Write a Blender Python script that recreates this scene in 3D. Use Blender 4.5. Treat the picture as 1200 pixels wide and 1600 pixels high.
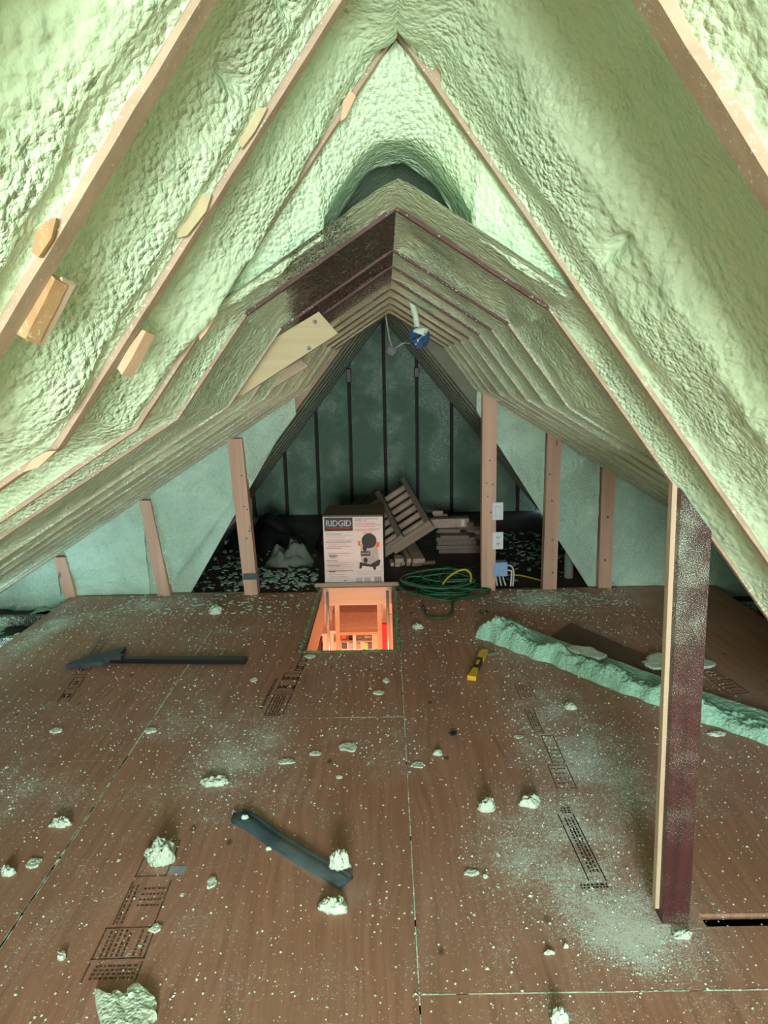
import bpy, bmesh, math, random
import numpy as np
from mathutils import Vector, Matrix
from mathutils import noise as mn
for o in list(bpy.data.objects): bpy.data.objects.remove(o)
S = bpy.context.scene
COL = S.collection
# ------------------------------------------------------------------ camera
CAMH, FPX = 1.5, 1100.0
PITCH, YAW, ROLL = .1989, -.0057, .0195
def _basis():
    Rz = np.array([[math.cos(YAW), -math.sin(YAW), 0], [math.sin(YAW), math.cos(YAW), 0], [0, 0, 1]])
    cp, sp = math.cos(PITCH), math.sin(PITCH)
    Rx = np.array([[1, 0, 0], [0, cp, -sp], [0, sp, cp]])
    M = Rx @ Rz                              # rows: right, forward, up
    cr, sr = math.cos(ROLL), math.sin(ROLL)
    r, f, u = M
    return cr * r - sr * u, sr * r + cr * u, f
RIGHT, UP, FWD = _basis()
cam = bpy.data.objects.new('camera', bpy.data.cameras.new('camera')); COL.objects.link(cam)
cam.matrix_world = Matrix(((RIGHT[0], UP[0], -FWD[0], 0), (RIGHT[1], UP[1], -FWD[1], 0), (RIGHT[2], UP[2], -FWD[2], CAMH), (0, 0, 0, 1)))
cam.data.sensor_fit = 'VERTICAL'; cam.data.sensor_height = 32; cam.data.lens = FPX / 1600 * 32
cam.data.clip_start = .02
S.camera = cam
def at(px, py, y=None, z=None):
    """where the line of sight through a pixel of the photograph meets the plane y=... or z=..."""
    d = RIGHT * (px - 600) / FPX + UP * (800 - py) / FPX + FWD
    t = (y / d[1]) if y is not None else ((z - CAMH) / d[2])
    return Vector((d[0] * t, d[1] * t, CAMH + d[2] * t))
# ------------------------------------------------------------------ light
S.view_settings.view_transform = 'Standard'; S.view_settings.look = 'None'
S.view_settings.gamma = 1; S.view_settings.use_curve_mapping = False
S.view_settings.exposure = .15
w = bpy.data.worlds.new('sky'); S.world = w; w.use_nodes = True
w.node_tree.nodes['Background'].inputs[0].default_value = (.75, .88, 1, 1)
w.node_tree.nodes['Background'].inputs[1].default_value = 1.5
def area(name, loc, look, sx, sy, power, col):
    l = bpy.data.lights.new(name, 'AREA'); l.shape = 'RECTANGLE'; l.size = sx; l.size_y = sy
    l.energy = power; l.color = col
    o = bpy.data.objects.new(name, l); COL.objects.link(o); o.location = loc
    o.rotation_euler = (Vector(look) - Vector(loc)).to_track_quat('-Z', 'Y').to_euler(); return o
# daylight coming in through the gable window behind the camera
WX0, WX1, WZ0, WZ1, YB = -.42, .64, .75, 1.75, -2.5
area('daylight_gable_window', ((WX0 + WX1) / 2, YB - .12, (WZ0 + WZ1) / 2), ((WX0 + WX1) / 2, 3, .55), 1.05, 1.0, 215, (.93, 1, .97))
# added area light for cool daylight from an unseen soffit gap on the left
area('daylight_soffit_gap', (-2.70, 3.75, -.07), (-2.2, 4.3, .12), 1.1, .10, 14, (.62, .88, 1))
# warm lamps of the room under the hatch
def lamp(name, loc, power, col, r=.08):
    l = bpy.data.lights.new(name, 'POINT'); l.energy = power; l.color = col; l.shadow_soft_size = r
    o = bpy.data.objects.new(name, l); COL.objects.link(o); o.location = loc
lamp('room_lamp_below', (-.25, 4.25, -1.25), 46, (1, .50, .32))
lamp('room_lamp_hall', (-.3, 5.05, -1.5), 26, (1, .56, .38))
# ------------------------------------------------------------------ noise
rng = np.random.RandomState(7)
PERM = rng.permutation(512)
def vnoise(x, y, z):
    xi, yi, zi = np.floor(x).astype(int), np.floor(y).astype(int), np.floor(z).astype(int)
    xf, yf, zf = x - xi, y - yi, z - zi
    s = lambda t: t * t * t * (t * (t * 6 - 15) + 10)
    u, v, ww = s(xf), s(yf), s(zf)
    def h(a, b, c): return PERM[(PERM[(PERM[a & 511] + b) & 511] + c) & 511] / 255.5 - 1
    r = 0
    for dx in (0, 1):
        for dy in (0, 1):
            for dz in (0, 1):
                r = r + h(xi + dx, yi + dy, zi + dz) * (u if dx else 1 - u) * (v if dy else 1 - v) * (ww if dz else 1 - ww)
    return r
def fbm(p, f, o=3):
    r, a = 0, 1.
    for k in range(o):
        r = r + a * vnoise(p[..., 0] * f + 17.3 * k, p[..., 1] * f + 5.1 * k, p[..., 2] * f + 9.7); f *= 2.1; a *= .5
    return r
def sstep(a, b, x):
    t = np.clip((x - a) / (b - a), 0, 1); return t * t * (3 - 2 * t)
# ------------------------------------------------------------------ materials
class NT:
    def __init__(s, name):
        s.m = bpy.data.materials.new(name); s.m.use_nodes = True; s.t = s.m.node_tree; s.b = s.t.nodes['Principled BSDF']
    def n(s, typ, **k):
        n = s.t.nodes.new('ShaderNode' + typ)
        for a, v in k.items():
            if a.startswith('i_'):
                key = a[2:].replace('_', ' ')
                n.inputs[int(key) if key.isdigit() else key].default_value = v
            else: setattr(n, a, v)
        return n
    def l(s, a, b): s.t.links.new(a, b)
    def set(s, **k):
        for a, v in k.items(): s.b.inputs[a.replace('_', ' ')].default_value = v
        return s
    def ramp(s, fac, stops):
        r = s.n('ValToRGB'); e = r.color_ramp.elements
        while len(e) < len(stops): e.new(.5)
        for q, (p, c) in zip(e, stops): q.position = p; q.color = tuple(c) + (1,) if len(c) == 3 else c
        s.l(fac, r.inputs[0]); return r.outputs[0]
    def mix(s, fac, a, b):
        m = s.n('Mix', data_type='RGBA')
        for i, v in ((0, fac), (6, a), (7, b)):
            if hasattr(v, 'links'): s.l(v, m.inputs[i])
            else: m.inputs[i].default_value = v if i == 0 else tuple(v) + (1,)
        return m.outputs[2]
    def math(s, op, a, b=None, clamp=False):
        m = s.n('Math', operation=op, use_clamp=clamp)
        for i, v in ((0, a), (1, b)):
            if v is None: continue
            if hasattr(v, 'links'): s.l(v, m.inputs[i])
            else: m.inputs[i].default_value = v
        return m.outputs[0]
    def pos(s, scale=(1, 1, 1), obj=False):
        c = s.n('TexCoord') if obj else s.n('NewGeometry')
        mp = s.n('Mapping'); mp.inputs['Scale'].default_value = scale
        s.l(c.outputs['Object' if obj else 'Position'], mp.inputs[0]); return mp.outputs[0]
    def noise(s, vec, sc, det=3, rough=.55, out=0):
        n = s.n('TexNoise'); n.inputs['Scale'].default_value = sc; n.inputs['Detail'].default_value = det; n.inputs['Roughness'].default_value = rough
        s.l(vec, n.inputs['Vector']); return n.outputs[out]
    def voro(s, vec, sc, feat='F1', out='Distance'):
        n = s.n('TexVoronoi', feature=feat); n.inputs['Scale'].default_value = sc; s.l(vec, n.inputs['Vector']); return n.outputs[out]
    def bump(s, h, st, d=.01):
        b = s.n('Bump'); b.inputs['Strength'].default_value = st; b.inputs['Distance'].default_value = d
        s.l(h, b.inputs['Height']); s.l(b.outputs[0], s.b.inputs['Normal'])
def plain(name, col, rough=.6, var=.12, sc=30, metal=0, **k):
    t = NT(name); p = t.pos()
    c = t.ramp(t.noise(p, sc), [(.3, [v * (1 - var) for v in col]), (.7, [min(1, v * (1 + var)) for v in col])])
    t.l(c, t.b.inputs['Base Color']); t.set(Roughness=rough, Metallic=metal); 
    for a, v in k.items(): t.b.inputs[a.replace('_', ' ')].default_value = v
    return t.m
def foam_mat(name, base, streak=False, sheen=.5):
    t = NT(name); p = t.pos()
    big = t.noise(p, 5, 3); c = t.ramp(big, [(.3, [v * .9 for v in base]), (.7, base)])
    yel = t.noise(p, 2.1, 2)
    c = t.mix(t.math('MULTIPLY', t.ramp(yel, [(.5, (0, 0, 0)), (.7, (1, 1, 1))]), .35), c, (base[0] * 1.0, base[1] * .97, base[2] * .84))
    # pebbled skin
    v1 = t.voro(p, 105); v2 = t.voro(p, 52, 'SMOOTH_F1'); nz = t.noise(p, 160, 2); n2 = t.noise(p, 28, 4)
    rough = t.ramp(t.noise(p, 3.3, 2), [(.42, (0, 0, 0)), (.60, (1, 1, 1))])     # smooth skin here, popcorn there
    pop = t.math('MULTIPLY', t.math('ADD', t.math('MULTIPLY', v1, -.8), t.math('MULTIPLY', nz, .7)), t.math('ADD', t.math('MULTIPLY', rough, .8), .2))
    h = t.math('ADD', pop, t.math('ADD', t.math('MULTIPLY', v2, -.8), t.math('MULTIPLY', n2, .35)))
    a = t.n('Attribute', attribute_name='bare')
    if streak:
        st = t.noise(t.pos((14, 120, 14)), 1, 4, .7)
        sp = t.noise(p, 260, 1, .5)
        mm = t.math('ADD', t.math('MULTIPLY', st, .42), t.math('MULTIPLY', sp, .78))
        k = t.math('SUBTRACT', t.math('MULTIPLY', a.outputs['Fac'], 1.05), mm)
        k = t.math('ADD', t.math('MULTIPLY', k, 11), .5, clamp=True)
        dark = t.ramp(t.noise(p, 9, 3), [(.35, (.022, .012, .010)), (.75, (.07, .026, .018))])
        c = t.mix(k, c, dark)
        h = t.math('SUBTRACT', h, t.math('MULTIPLY', k, .35))
    t.l(c, t.b.inputs['Base Color']); t.bump(h, .9, .0085)
    t.set(Roughness=.36, Specular_IOR_Level=sheen)
    return t.m
M = {}
M['foam'] = foam_mat('mint spray foam', (.65, .85, .60), streak=True)
M['foam_wall'] = foam_mat('spray foam on wall', (.52, .74, .60))
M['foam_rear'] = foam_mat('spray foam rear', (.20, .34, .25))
M['chunk'] = foam_mat('foam offcut', (.74, .90, .76), sheen=.2)
M['strip'] = foam_mat('foam skin', (.42, .76, .58), sheen=.3)
def wood(name, a, b, axis='y', rough=.65, knots=True, sc=1.0, spray=0, zband=None):
    t = NT(name)
    s = {'x': (1.2, 26, 26), 'y': (26, 1.2, 26), 'z': (26, 26, 1.2)}[axis]
    p = t.pos(tuple(v * sc for v in s), obj=True); q = t.pos(obj=True)
    g = t.noise(p, 1, 5, .6); c = t.ramp(g, [(.25, a), (.75, b)])
    if knots:
        kp = t.pos({'x': (3, 9, 9), 'y': (9, 3, 9), 'z': (9, 9, 3)}[axis], obj=True)
        v = t.voro(kp, 1.0); kk = t.ramp(v, [(.03, (1, 1, 1)), (.10, (0, 0, 0))])
        c = t.mix(kk, c, [x * .35 for x in a])
    if spray:
        sp = t.noise(q, 430 if zband else 190, 2, .6); pt = t.noise(q, 7, 3)
        if zband:
            sx = t.n('SeparateXYZ'); t.l(q, sx.inputs[0]); u = t.math('DIVIDE', t.math('SUBTRACT', sx.outputs[2], zband[0]), zband[1])
            gss = t.math('POWER', 2.718, t.math('MULTIPLY', t.math('MULTIPLY', u, u), -1.0)); sp = t.math('ADD', sp, t.math('MULTIPLY', gss, zband[2]))
        k = t.math('ADD', t.math('MULTIPLY', t.math('SUBTRACT', t.math('ADD', sp, t.math('MULTIPLY', pt, .5)), 1.02 - spray), 9), 0, clamp=True)
        c = t.mix(k, c, (.55, .72, .58))
    t.l(c, t.b.inputs['Base Color']); t.bump(g, .25, .004); t.set(Roughness=rough); return t.m
M['rafter'] = wood('rafter pine', (.36, .26, .18), (.50, .38, .27), 'x', spray=.16, knots=False)
M['rafter_dark'] = wood('old dark rafter', (.05, .02, .015), (.12, .05, .04), 'x', spray=.12, knots=False)
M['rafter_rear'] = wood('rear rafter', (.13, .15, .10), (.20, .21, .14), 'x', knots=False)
M['rafter_foamy'] = wood('foam smeared rafter', (.30, .27, .19), (.42, .37, .27), 'x', spray=.22, knots=False)
M['stud'] = wood('stud pine', (.52, .31, .22), (.70, .46, .34), 'z')
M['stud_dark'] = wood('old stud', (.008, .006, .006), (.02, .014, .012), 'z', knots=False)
M['pine'] = wood('knotty pine', (.42, .35, .20), (.56, .47, .29), 'x')
M['lumber'] = wood('lumber', (.42, .30, .23), (.60, .46, .37), 'y')
M['lumber_x'] = wood('lumber crosswise', (.40, .28, .22), (.58, .43, .34), 'x')
M['greywood'] = wood('grey board', (.16, .13, .10), (.24, .19, .15), 'x')
M['oldboard'] = wood('old floor board', (.030, .018, .014), (.075, .042, .032), 'x', spray=.05)
M['joist'] = wood('old joist', (.02, .015, .012), (.06, .04, .03), 'x', spray=.28, knots=False)
M['bare'] = wood('bare sheathing', (.40, .34, .19), (.52, .44, .26), 'z', knots=False, spray=.1)
M['osb'] = wood('broken blocking', (.34, .19, .08), (.50, .33, .16), 'z', sc=2, spray=.2, knots=False)
M['post_dark'] = wood('stained post', (.030, .008, .009), (.095, .022, .021), 'z', rough=.5, spray=.155, knots=False, zband=(.98, .15, .13))
M['post_side'] = wood('post edge strip', (.50, .36, .24), (.68, .52, .38), 'z', spray=.12)
def plywood():
    t = NT('plywood'); p = t.pos()
    oi = t.n('ObjectInfo')
    wv = t.noise(t.pos((7, .55, 1)), 1.3, 3, .5)
    warp = t.n('Vector' + 'Math', operation='MULTIPLY_ADD')
    t.l(t.noise(t.pos((2.2, .8, 1)), 1.4, 2, .5, 1), warp.inputs[0]); warp.inputs[1].default_value = (.20, .6, 0); t.l(p, warp.inputs[2])
    mp = t.n('Mapping'); mp.inputs['Scale'].default_value = (48, 1.6, 1); t.l(warp.outputs[0], mp.inputs[0])
    g = t.noise(mp.outputs[0], 1, 4, .65)
    c = t.ramp(g, [(.22, (.27, .115, .075)), (.5, (.44, .205, .135)), (.78, (.57, .29, .20))])
    tone = t.noise(t.pos((1.6, .9, 1)), 1, 3)
    c = t.mix(t.ramp(tone, [(.35, (0, 0, 0)), (.7, (.6, .6, .6))]), c, (.33, .175, .11))
    kn = t.voro(t.pos((5.5, 3.2, 1)), 1.15)
    c = t.mix(t.ramp(kn, [(.035, (.85, .85, .85)), (.08, (0, 0, 0))]), c, (.06, .022, .014))
    # settled foam dust: pale specks, thicker where the sweepings lie
    a = t.n('Attribute', attribute_name='dust')
    s1 = t.noise(p, 230, 2, .55); s2 = t.noise(p, 70, 3, .6); s3 = t.noise(p, 9, 3, .6)
    mm = t.math('ADD', t.math('MULTIPLY', s1, .62), t.math('ADD', t.math('MULTIPLY', s2, .32), t.math('MULTIPLY', s3, .28)))
    k = t.math('SUBTRACT', t.math('ADD', mm, t.math('MULTIPLY', a.outputs['Fac'], .17)), .752)
    k = t.math('MULTIPLY', k, 11, clamp=True)
    film = t.math('MULTIPLY', t.math('MULTIPLY', a.outputs['Fac'], .26), t.math('ADD', s2, .35, clamp=True))
    c = t.mix(film, c, (.58, .66, .64))
    c = t.mix(k, c, (.78, .86, .82))
    t.l(c, t.b.inputs['Base Color']); t.set(Roughness=.55, Specular_IOR_Level=.35)
    t.bump(t.math('ADD', g, t.math('MULTIPLY', k, .8)), .22, .004)
    return t.m
M['ply'] = plywood()
M['ply_under'] = wood('underlay', (.10, .05, .03), (.16, .09, .06), 'y')
M['deck'] = plain('roof deck', (.10, .06, .04)); M['dark'] = plain('dark void', (.02, .02, .018))
M['white'] = plain('white plastic', (.72, .74, .80), .35, .03)
M['ivory'] = plain('plate shade', (.45, .46, .5), .4, .03)
M['black'] = plain('black plastic', (.012, .012, .014), .4)
M['ink'] = plain('stamp ink', (.018, .013, .012), .7, .4, 90)
M['ink_faded'] = plain('faded stamp ink', (.13, .065, .045), .7, .5, 60)
M['yellow'] = plain('yellow plastic', (.80, .50, .03), .4, .05)
M['bluegrey'] = plain('blue grey plastic', (.055, .10, .12), .42, .25, 14)
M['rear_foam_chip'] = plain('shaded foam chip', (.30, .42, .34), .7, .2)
M['slate'] = plain('dark slate metal', (.04, .06, .085), .45, .35, 25)
M['greencord'] = plain('green cord', (.012, .12, .05), .42, .15)
M['greencord2'] = plain('dusty green cord', (.06, .17, .10), .5, .25)
M['yellowcord'] = plain('yellow cord', (.62, .46, .04), .45)
M['whitecord'] = plain('white cable', (.62, .60, .56), .45)
M['bluebox'] = plain('blue box plastic', (.02, .08, .22), .4)
M['bluebox2'] = plain('pale blue junction box', (.25, .42, .68), .45, .1)
M['metal'] = plain('galvanised steel', (.55, .55, .55), .35, .15, metal=.9)
M['card'] = plain('cardboard', (.17, .125, .075), .8, .1)
M['paper'] = plain('box front print', (.70, .66, .66), .5, .02)
M['red'] = plain('red ink', (.55, .03, .02), .5); M['redtext'] = plain('pale red ink', (.62, .25, .22), .6)
M['greytext'] = plain('grey ink', (.22, .2, .22), .6); M['orange'] = plain('orange print', (.75, .13, .03), .5)
M['silver'] = plain('silver print', (.40, .39, .40), .5); M['grid'] = plain('grey print', (.33, .35, .42), .5)
M['cream'] = plain('cream paint', (.72, .60, .50), .6, .04); M['framewood'] = wood('hatch frame pine', (.55, .36, .22), (.70, .48, .32), 'x', knots=False)
M['brownpanel'] = plain('brown panel', (.24, .12, .07), .5); M['redbag'] = plain('red cloth', (.55, .02, .03), .7)
M['maroon'] = plain('maroon', (.07, .01, .012), .7)
def film(name, col, tr=.9, rough=.15):
    t = NT(name); t.set(Roughness=rough, Base_Color=tuple(col) + (1,), IOR=1.2)
    t.b.inputs['Transmission Weight'].default_value = 0
    t.b.inputs['Alpha'].default_value = 1 - tr; return t.m
M['film'] = film('clear plastic film', (.7, .7, .65), .93); M['milky'] = film('milky plastic sheet', (.30, .36, .29), .25, .35)
# ------------------------------------------------------------------ object helpers
def fin(o, kind=None, label=None, cat=None, group=None):
    for k, v in (('kind', kind), ('label', label), ('category', cat), ('group', group)):
        if v: o[k] = v
    return o
def mesh(name, V, F, mat, parent=None, smooth=False, attrs=None):
    me = bpy.data.meshes.new(name); me.from_pydata([tuple(map(float, v)) for v in V], [], F)
    mats = mat if isinstance(mat, (list, tuple)) else [mat]
    for m in mats: me.materials.append(m)
    if smooth: me.polygons.foreach_set('use_smooth', [True] * len(me.polygons))
    if attrs:
        for k, v in attrs.items():
            a = me.attributes.new(k, 'FLOAT', 'POINT'); a.data.foreach_set('value', np.asarray(v, dtype=np.float32).ravel())
    me.update()
    o = bpy.data.objects.new(name, me); COL.objects.link(o)
    if parent: o.parent = parent
    return o
def empty(name, loc=(0, 0, 0), rz=0, **k):
    o = bpy.data.objects.new(name, None); COL.objects.link(o); o.location = loc; o.rotation_euler = (0, 0, rz); o.empty_display_size = .1
    return fin(o, **k)
class B:
    """collects simple solids into one mesh"""
    def __init__(s): s.V = []; s.F = []
    def add(s, V, F):
        n = len(s.V); s.V += [tuple(v) for v in V]; s.F += [tuple(i + n for i in f) for f in F]; return s
    def box(s, x0, x1, y0, y1, z0, z1, bev=0, mat=None):
        if bev:
            b = bev; V = []; F = []
            bm = bmesh.new(); bmesh.ops.create_cube(bm, size=1)
            bmesh.ops.scale(bm, vec=(x1 - x0, y1 - y0, z1 - z0), verts=bm.verts)
            bmesh.ops.bevel(bm, geom=bm.edges[:], offset=b, segments=1, affect='EDGES')
            c = Vector(((x0 + x1) / 2, (y0 + y1) / 2, (z0 + z1) / 2))
            V = [v.co + c for v in bm.verts]; bm.verts.index_update(); F = [[v.index for v in f.verts] for f in bm.faces]; bm.free()
        else:
            V = [Vector((x, y, z)) for z in (z0, z1) for y in (y0, y1) for x in (x0, x1)]
            F = [(0, 2, 3, 1), (4, 5, 7, 6), (0, 1, 5, 4), (2, 6, 7, 3), (0, 4, 6, 2), (1, 3, 7, 5)]
        if mat is not None: V = [mat @ v for v in V]
        return s.add(V, F)
    def prism(s, pts, y0, y1):            # pts: outline in x,z, extruded along y
        n = len(pts)
        V = [(x, y0, z) for x, z in pts] + [(x, y1, z) for x, z in pts]
        return s.add(V, [tuple(range(n))[::-1], tuple(range(n, 2 * n))] + [(i, (i + 1) % n, n + (i + 1) % n, n + i) for i in range(n)])
    def slab(s, pts, z0, z1):             # pts: outline in x,y
        n = len(pts)
        V = [(x, y, z0) for x, y in pts] + [(x, y, z1) for x, y in pts]
        return s.add(V, [tuple(range(n))[::-1], tuple(range(n, 2 * n))] + [(i, (i + 1) % n, n + (i + 1) % n, n + i) for i in range(n)])
    def tube(s, pts, r, n=8, cap=True):
        pts = [Vector(p) for p in pts]; rings = []; ref = None
        for i, p in enumerate(pts):
            d = (pts[min(i + 1, len(pts) - 1)] - pts[max(i - 1, 0)])
            if d.length < 1e-9: d = Vector((0, 0, 1))
            d.normalize()
            if ref is None: ref = d.orthogonal().normalized()
            ref = (ref - d * ref.dot(d))
            ref = ref.normalized() if ref.length > 1e-6 else d.orthogonal().normalized()
            bb = d.cross(ref); rr = r[i] if isinstance(r, (list, tuple)) else r
            rings.append([p + (ref * math.cos(a) + bb * math.sin(a)) * rr for a in (2 * math.pi * k / n for k in range(n))])
        V = [v for rg in rings for v in rg]
        F = [(i * n + k, i * n + (k + 1) % n, (i + 1) * n + (k + 1) % n, (i + 1) * n + k) for i in range(len(pts) - 1) for k in range(n)]
        if cap: F += [tuple(range(n))[::-1], tuple(range(len(V) - n, len(V)))]
        return s.add(V, F)
    def out(s, name, mat, parent=None, smooth=False, **k):
        V = s.V
        if parent is not None and parent.type == 'EMPTY' and k.pop('world', False):
            iv = parent.matrix_basis.inverted(); V = [iv @ Vector(v) for v in V]
        return fin(mesh(name, V, s.F, mat, parent, smooth), **k)
def catmull(P, per=6):
    P = [Vector(p) for p in P]; out = []
    for i in range(len(P) - 1):
        a, b, c, d = P[max(i - 1, 0)], P[i], P[i + 1], P[min(i + 2, len(P) - 1)]
        for k in range(per):
            t = k / per
            out.append(.5 * ((2 * b) + (c - a) * t + (2 * a - 5 * b + 4 * c - d) * t * t + (3 * b - a - 3 * c + d) * t ** 3))
    return out + [P[-1]]
def text_mesh(txt, size, ext=.0004):
    c = bpy.data.curves.new('t', 'FONT'); c.body = txt; c.size = size; c.align_x = 'CENTER'; c.align_y = 'CENTER'; c.resolution_u = 3
    o = bpy.data.objects.new('t', c); COL.objects.link(o)
    bpy.context.view_layer.update()
    me = bpy.data.meshes.new_from_object(o.evaluated_get(bpy.context.evaluated_depsgraph_get()))
    V = [v.co.copy() for v in me.vertices]; F = [tuple(p.vertices) for p in me.polygons]
    bpy.data.objects.remove(o); bpy.data.curves.remove(c); bpy.data.meshes.remove(me); return V, F
# ------------------------------------------------------------------ roof profiles (x, z), ridge first
XR = .031
NEAR_L = [(XR, 2.10), (-.50, 1.396), (-2.75, 0.0)]
NEAR_R = [(XR, 2.10), (1.612, 0.0)]
MID_L = [(XR, 1.858), (-.322, 1.633), (-.50, 1.396), (-2.75, 0.0)]
MID_R = [(XR, 1.858), (.383, 1.633), (.582, 1.369), (2.79, 0.0)]
REAR_L = [(-.01, 2.0), (-1.60, 0.0)]
REAR_R = [(-.01, 2.0), (1.60, 0.0)]
Y1, Y2, YC, YG = 1.417, 1.698, 4.683, 7.435
def path(prof, step):
    P = []; Nn = []
    pr = [np.array(p, float) for p in prof]
    for a, b in zip(pr[:-1], pr[1:]):
        n = max(2, int(np.linalg.norm(b - a) / step))
        for k in range(n): P.append(a + (b - a) * k / n)
    P.append(pr[-1]); P = np.array(P)
    T = np.gradient(P, axis=0); T /= np.linalg.norm(T, axis=1)[:, None]
    N = np.stack([-T[:, 1], T[:, 0]], 1)        # outward = away from the room
    if N[0, 1] < 0: N = -N
    for _ in range(4): N[1:-1] = (N[:-2] + 2 * N[1:-1] + N[2:]) / 4
    N /= np.linalg.norm(N, axis=1)[:, None]
    return P, N
def cut(prof, f0, f1):
    """part of a profile between two arc fractions"""
    P, _ = path(prof, .01); n = len(P); return [tuple(P[int(f0 * (n - 1))])] + [tuple(q) for q in prof[1:-1] if P[int(f0 * (n - 1)), 1] > q[1] > P[int(f1 * (n - 1)), 1]] + [tuple(P[int(f1 * (n - 1))])]
PITS = [(at(px, py, y=y), r, dp) for px, py, y, r, dp in ((282, 524, 1.25, (.022, .035), .06), (262, 532, 1.2, (.012, .05), .03), (535, 110, 1.25, (.018, .03), .05), (472, 25, .98, (.012, .03), .03), (400, 152, .98, (.01, .03), .02), (915, 425, 1.27, (.012, .05), .05), (935, 405, 1.24, (.012, .04), .04), (665, 135, 1.43, (.02, .03), .04), (598, 98, 1.3, (.014, .03), .03), (60, 690, .9, (.012, .05), .035), (318, 600, 1.55, (.012, .03), .02), (120, 660, .9, (.01, .04), .02))]
def foam_bay(prof, y0, y1, step, depth, parent, mat, amp=.012, fill=0.0, bare=None, extra=None, seed=0, mat_name='foam'):
    P, N = path(prof, step); ny = max(3, int((y1 - y0) / step)); T = np.linspace(0, 1, ny + 1)
    Y = y0 + (y1 - y0) * T
    PX, TY = np.meshgrid(np.arange(len(P)), T, indexing='ij')
    base = np.stack([P[PX, 0], y0 + (y1 - y0) * TY, P[PX, 1]], -1)
    d = .004 + depth * np.sin(np.pi * TY) ** .75 * (1 + .35 * fbm(base + seed, 2.3, 2))
    L = fbm(base + seed, 5, 2) * amp * .75 + np.abs(fbm(base + seed * 2, 15, 2)) * amp * .30 * sstep(-.5, .6, fbm(base + 77, 2.5, 2)) + fbm(base, 60, 2) * amp * .15
    env = np.clip(np.sin(np.pi * TY) * 4, .12, 1)
    d = d + L * env
    arc = np.concatenate([[0], np.cumsum(np.linalg.norm(np.diff(P, axis=0), axis=1))])[PX]
    top_ = 1.7 < prof[0][1]; rid = sstep(0, .10 if prof[0][1] > 2.05 else .03, arc) if top_ else 1
    d = d * rid
    if extra is not None: d = d + extra(base, TY) * (1 if extra is arch else rid * np.clip(np.sin(np.pi * TY) * 2.6 - .1, 0, 1))
    for (q, rad, dp) in PITS:               # torn holes and pits in the foam skin
        if y0 - .05 < q[1] < y1 + .05:
            rr_ = ((base[..., 0] - q[0]) / rad[0]) ** 2 + ((base[..., 1] - q[1]) / rad[1]) ** 2 + ((base[..., 2] - q[2]) / rad[0]) ** 2
            d = d + dp * np.exp(-rr_ ** 1.6) * (1 + .5 * fbm(base, 30, 2))
    V = base.copy(); V[..., 0] += N[PX, 0] * d; V[..., 2] += N[PX, 1] * d
    if prof[0][1] > 2.05: V[..., 2] -= .03 * np.exp(-(arc / .07) ** 2) * np.clip(env, 0, 1)
    V[..., 1] += fbm(base + 31, 9, 2) * .006 * np.clip(env, 0, 1)
    if extra is arch: vault(V)
    n, m = V.shape[:2]; idx = np.arange(n * m).reshape(n, m)
    F = np.stack([idx[:-1, :-1], idx[1:, :-1], idx[1:, 1:], idx[:-1, 1:]], -1).reshape(-1, 4).tolist()
    at_ = None
    if bare is not None: at_ = {'bare': bare(V)}
    return mesh('foam_panel', V.reshape(-1, 3), F, mat, parent, True, at_)
def rafter(prof, y, parent, mat, wid=.034, dep=.09, proud=.004, seed=0):
    P, N = path(prof, .04); b = B(); V = []; rs = random.Random(seed)
    for p, n in zip(P, N):
        j = rs.uniform(-.0015, .0015)
        for s, dd in ((-1, -proud), (1, -proud), (1, dep), (-1, dep)):
            V.append((p[0] + n[0] * dd, y + s * wid / 2 + j, p[1] + n[1] * dd))
    F = [(4 * i + k, 4 * i + (k + 1) % 4, 4 * i + 4 + (k + 1) % 4, 4 * i + 4 + k) for i in range(len(P) - 1) for k in range(4)]
    F += [(0, 1, 2, 3), tuple(len(V) - 4 + k for k in (3, 2, 1, 0))]
    return mesh('rafter', V, F, mat, parent)
# ------------------------------------------------------------------ the shell
def shell(prof_l, prof_r, y0, y1, off=.16):
    Pl, Nl = path(prof_l, 10); Pr, Nr = path(prof_r, 10)
    b = B(); o = lambda P: [(p[0] , p[1] + off * 1.35) for p in P]
    pts = o(Pl)[::-1] + o(Pr)[1:]
    for a, c in zip(pts[:-1], pts[1:]):
        b.prism([a, c, (c[0], c[1] + .02), (a[0], a[1] + .02)], y0, y1)
    return b
ceil = B()
for args in ((NEAR_L, NEAR_R, YB, Y2 + .02), (MID_L[:1] + [(-2.9, -.02)], MID_R[:1] + [(2.9, -.02)], Y2 - .3, YC + .12), (REAR_L, REAR_R, YC + .07, YG + .05)):
    s_ = shell(*args); ceil.add(s_.V, s_.F)
ceil.V = [(v[0], v[1], v[2] + (.12 if Y2 - .31 < v[1] < YC + .13 and v[2] > 1.9 else 0)) for v in ceil.V]
ceil.box(-3.1, -2.85, YB, YC + .1, -.3, .5); ceil.box(2.85, 3.1, Y2, YC + .1, -.3, .5)
ceiling = ceil.out('ceiling', M['deck'], kind='structure')
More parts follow.
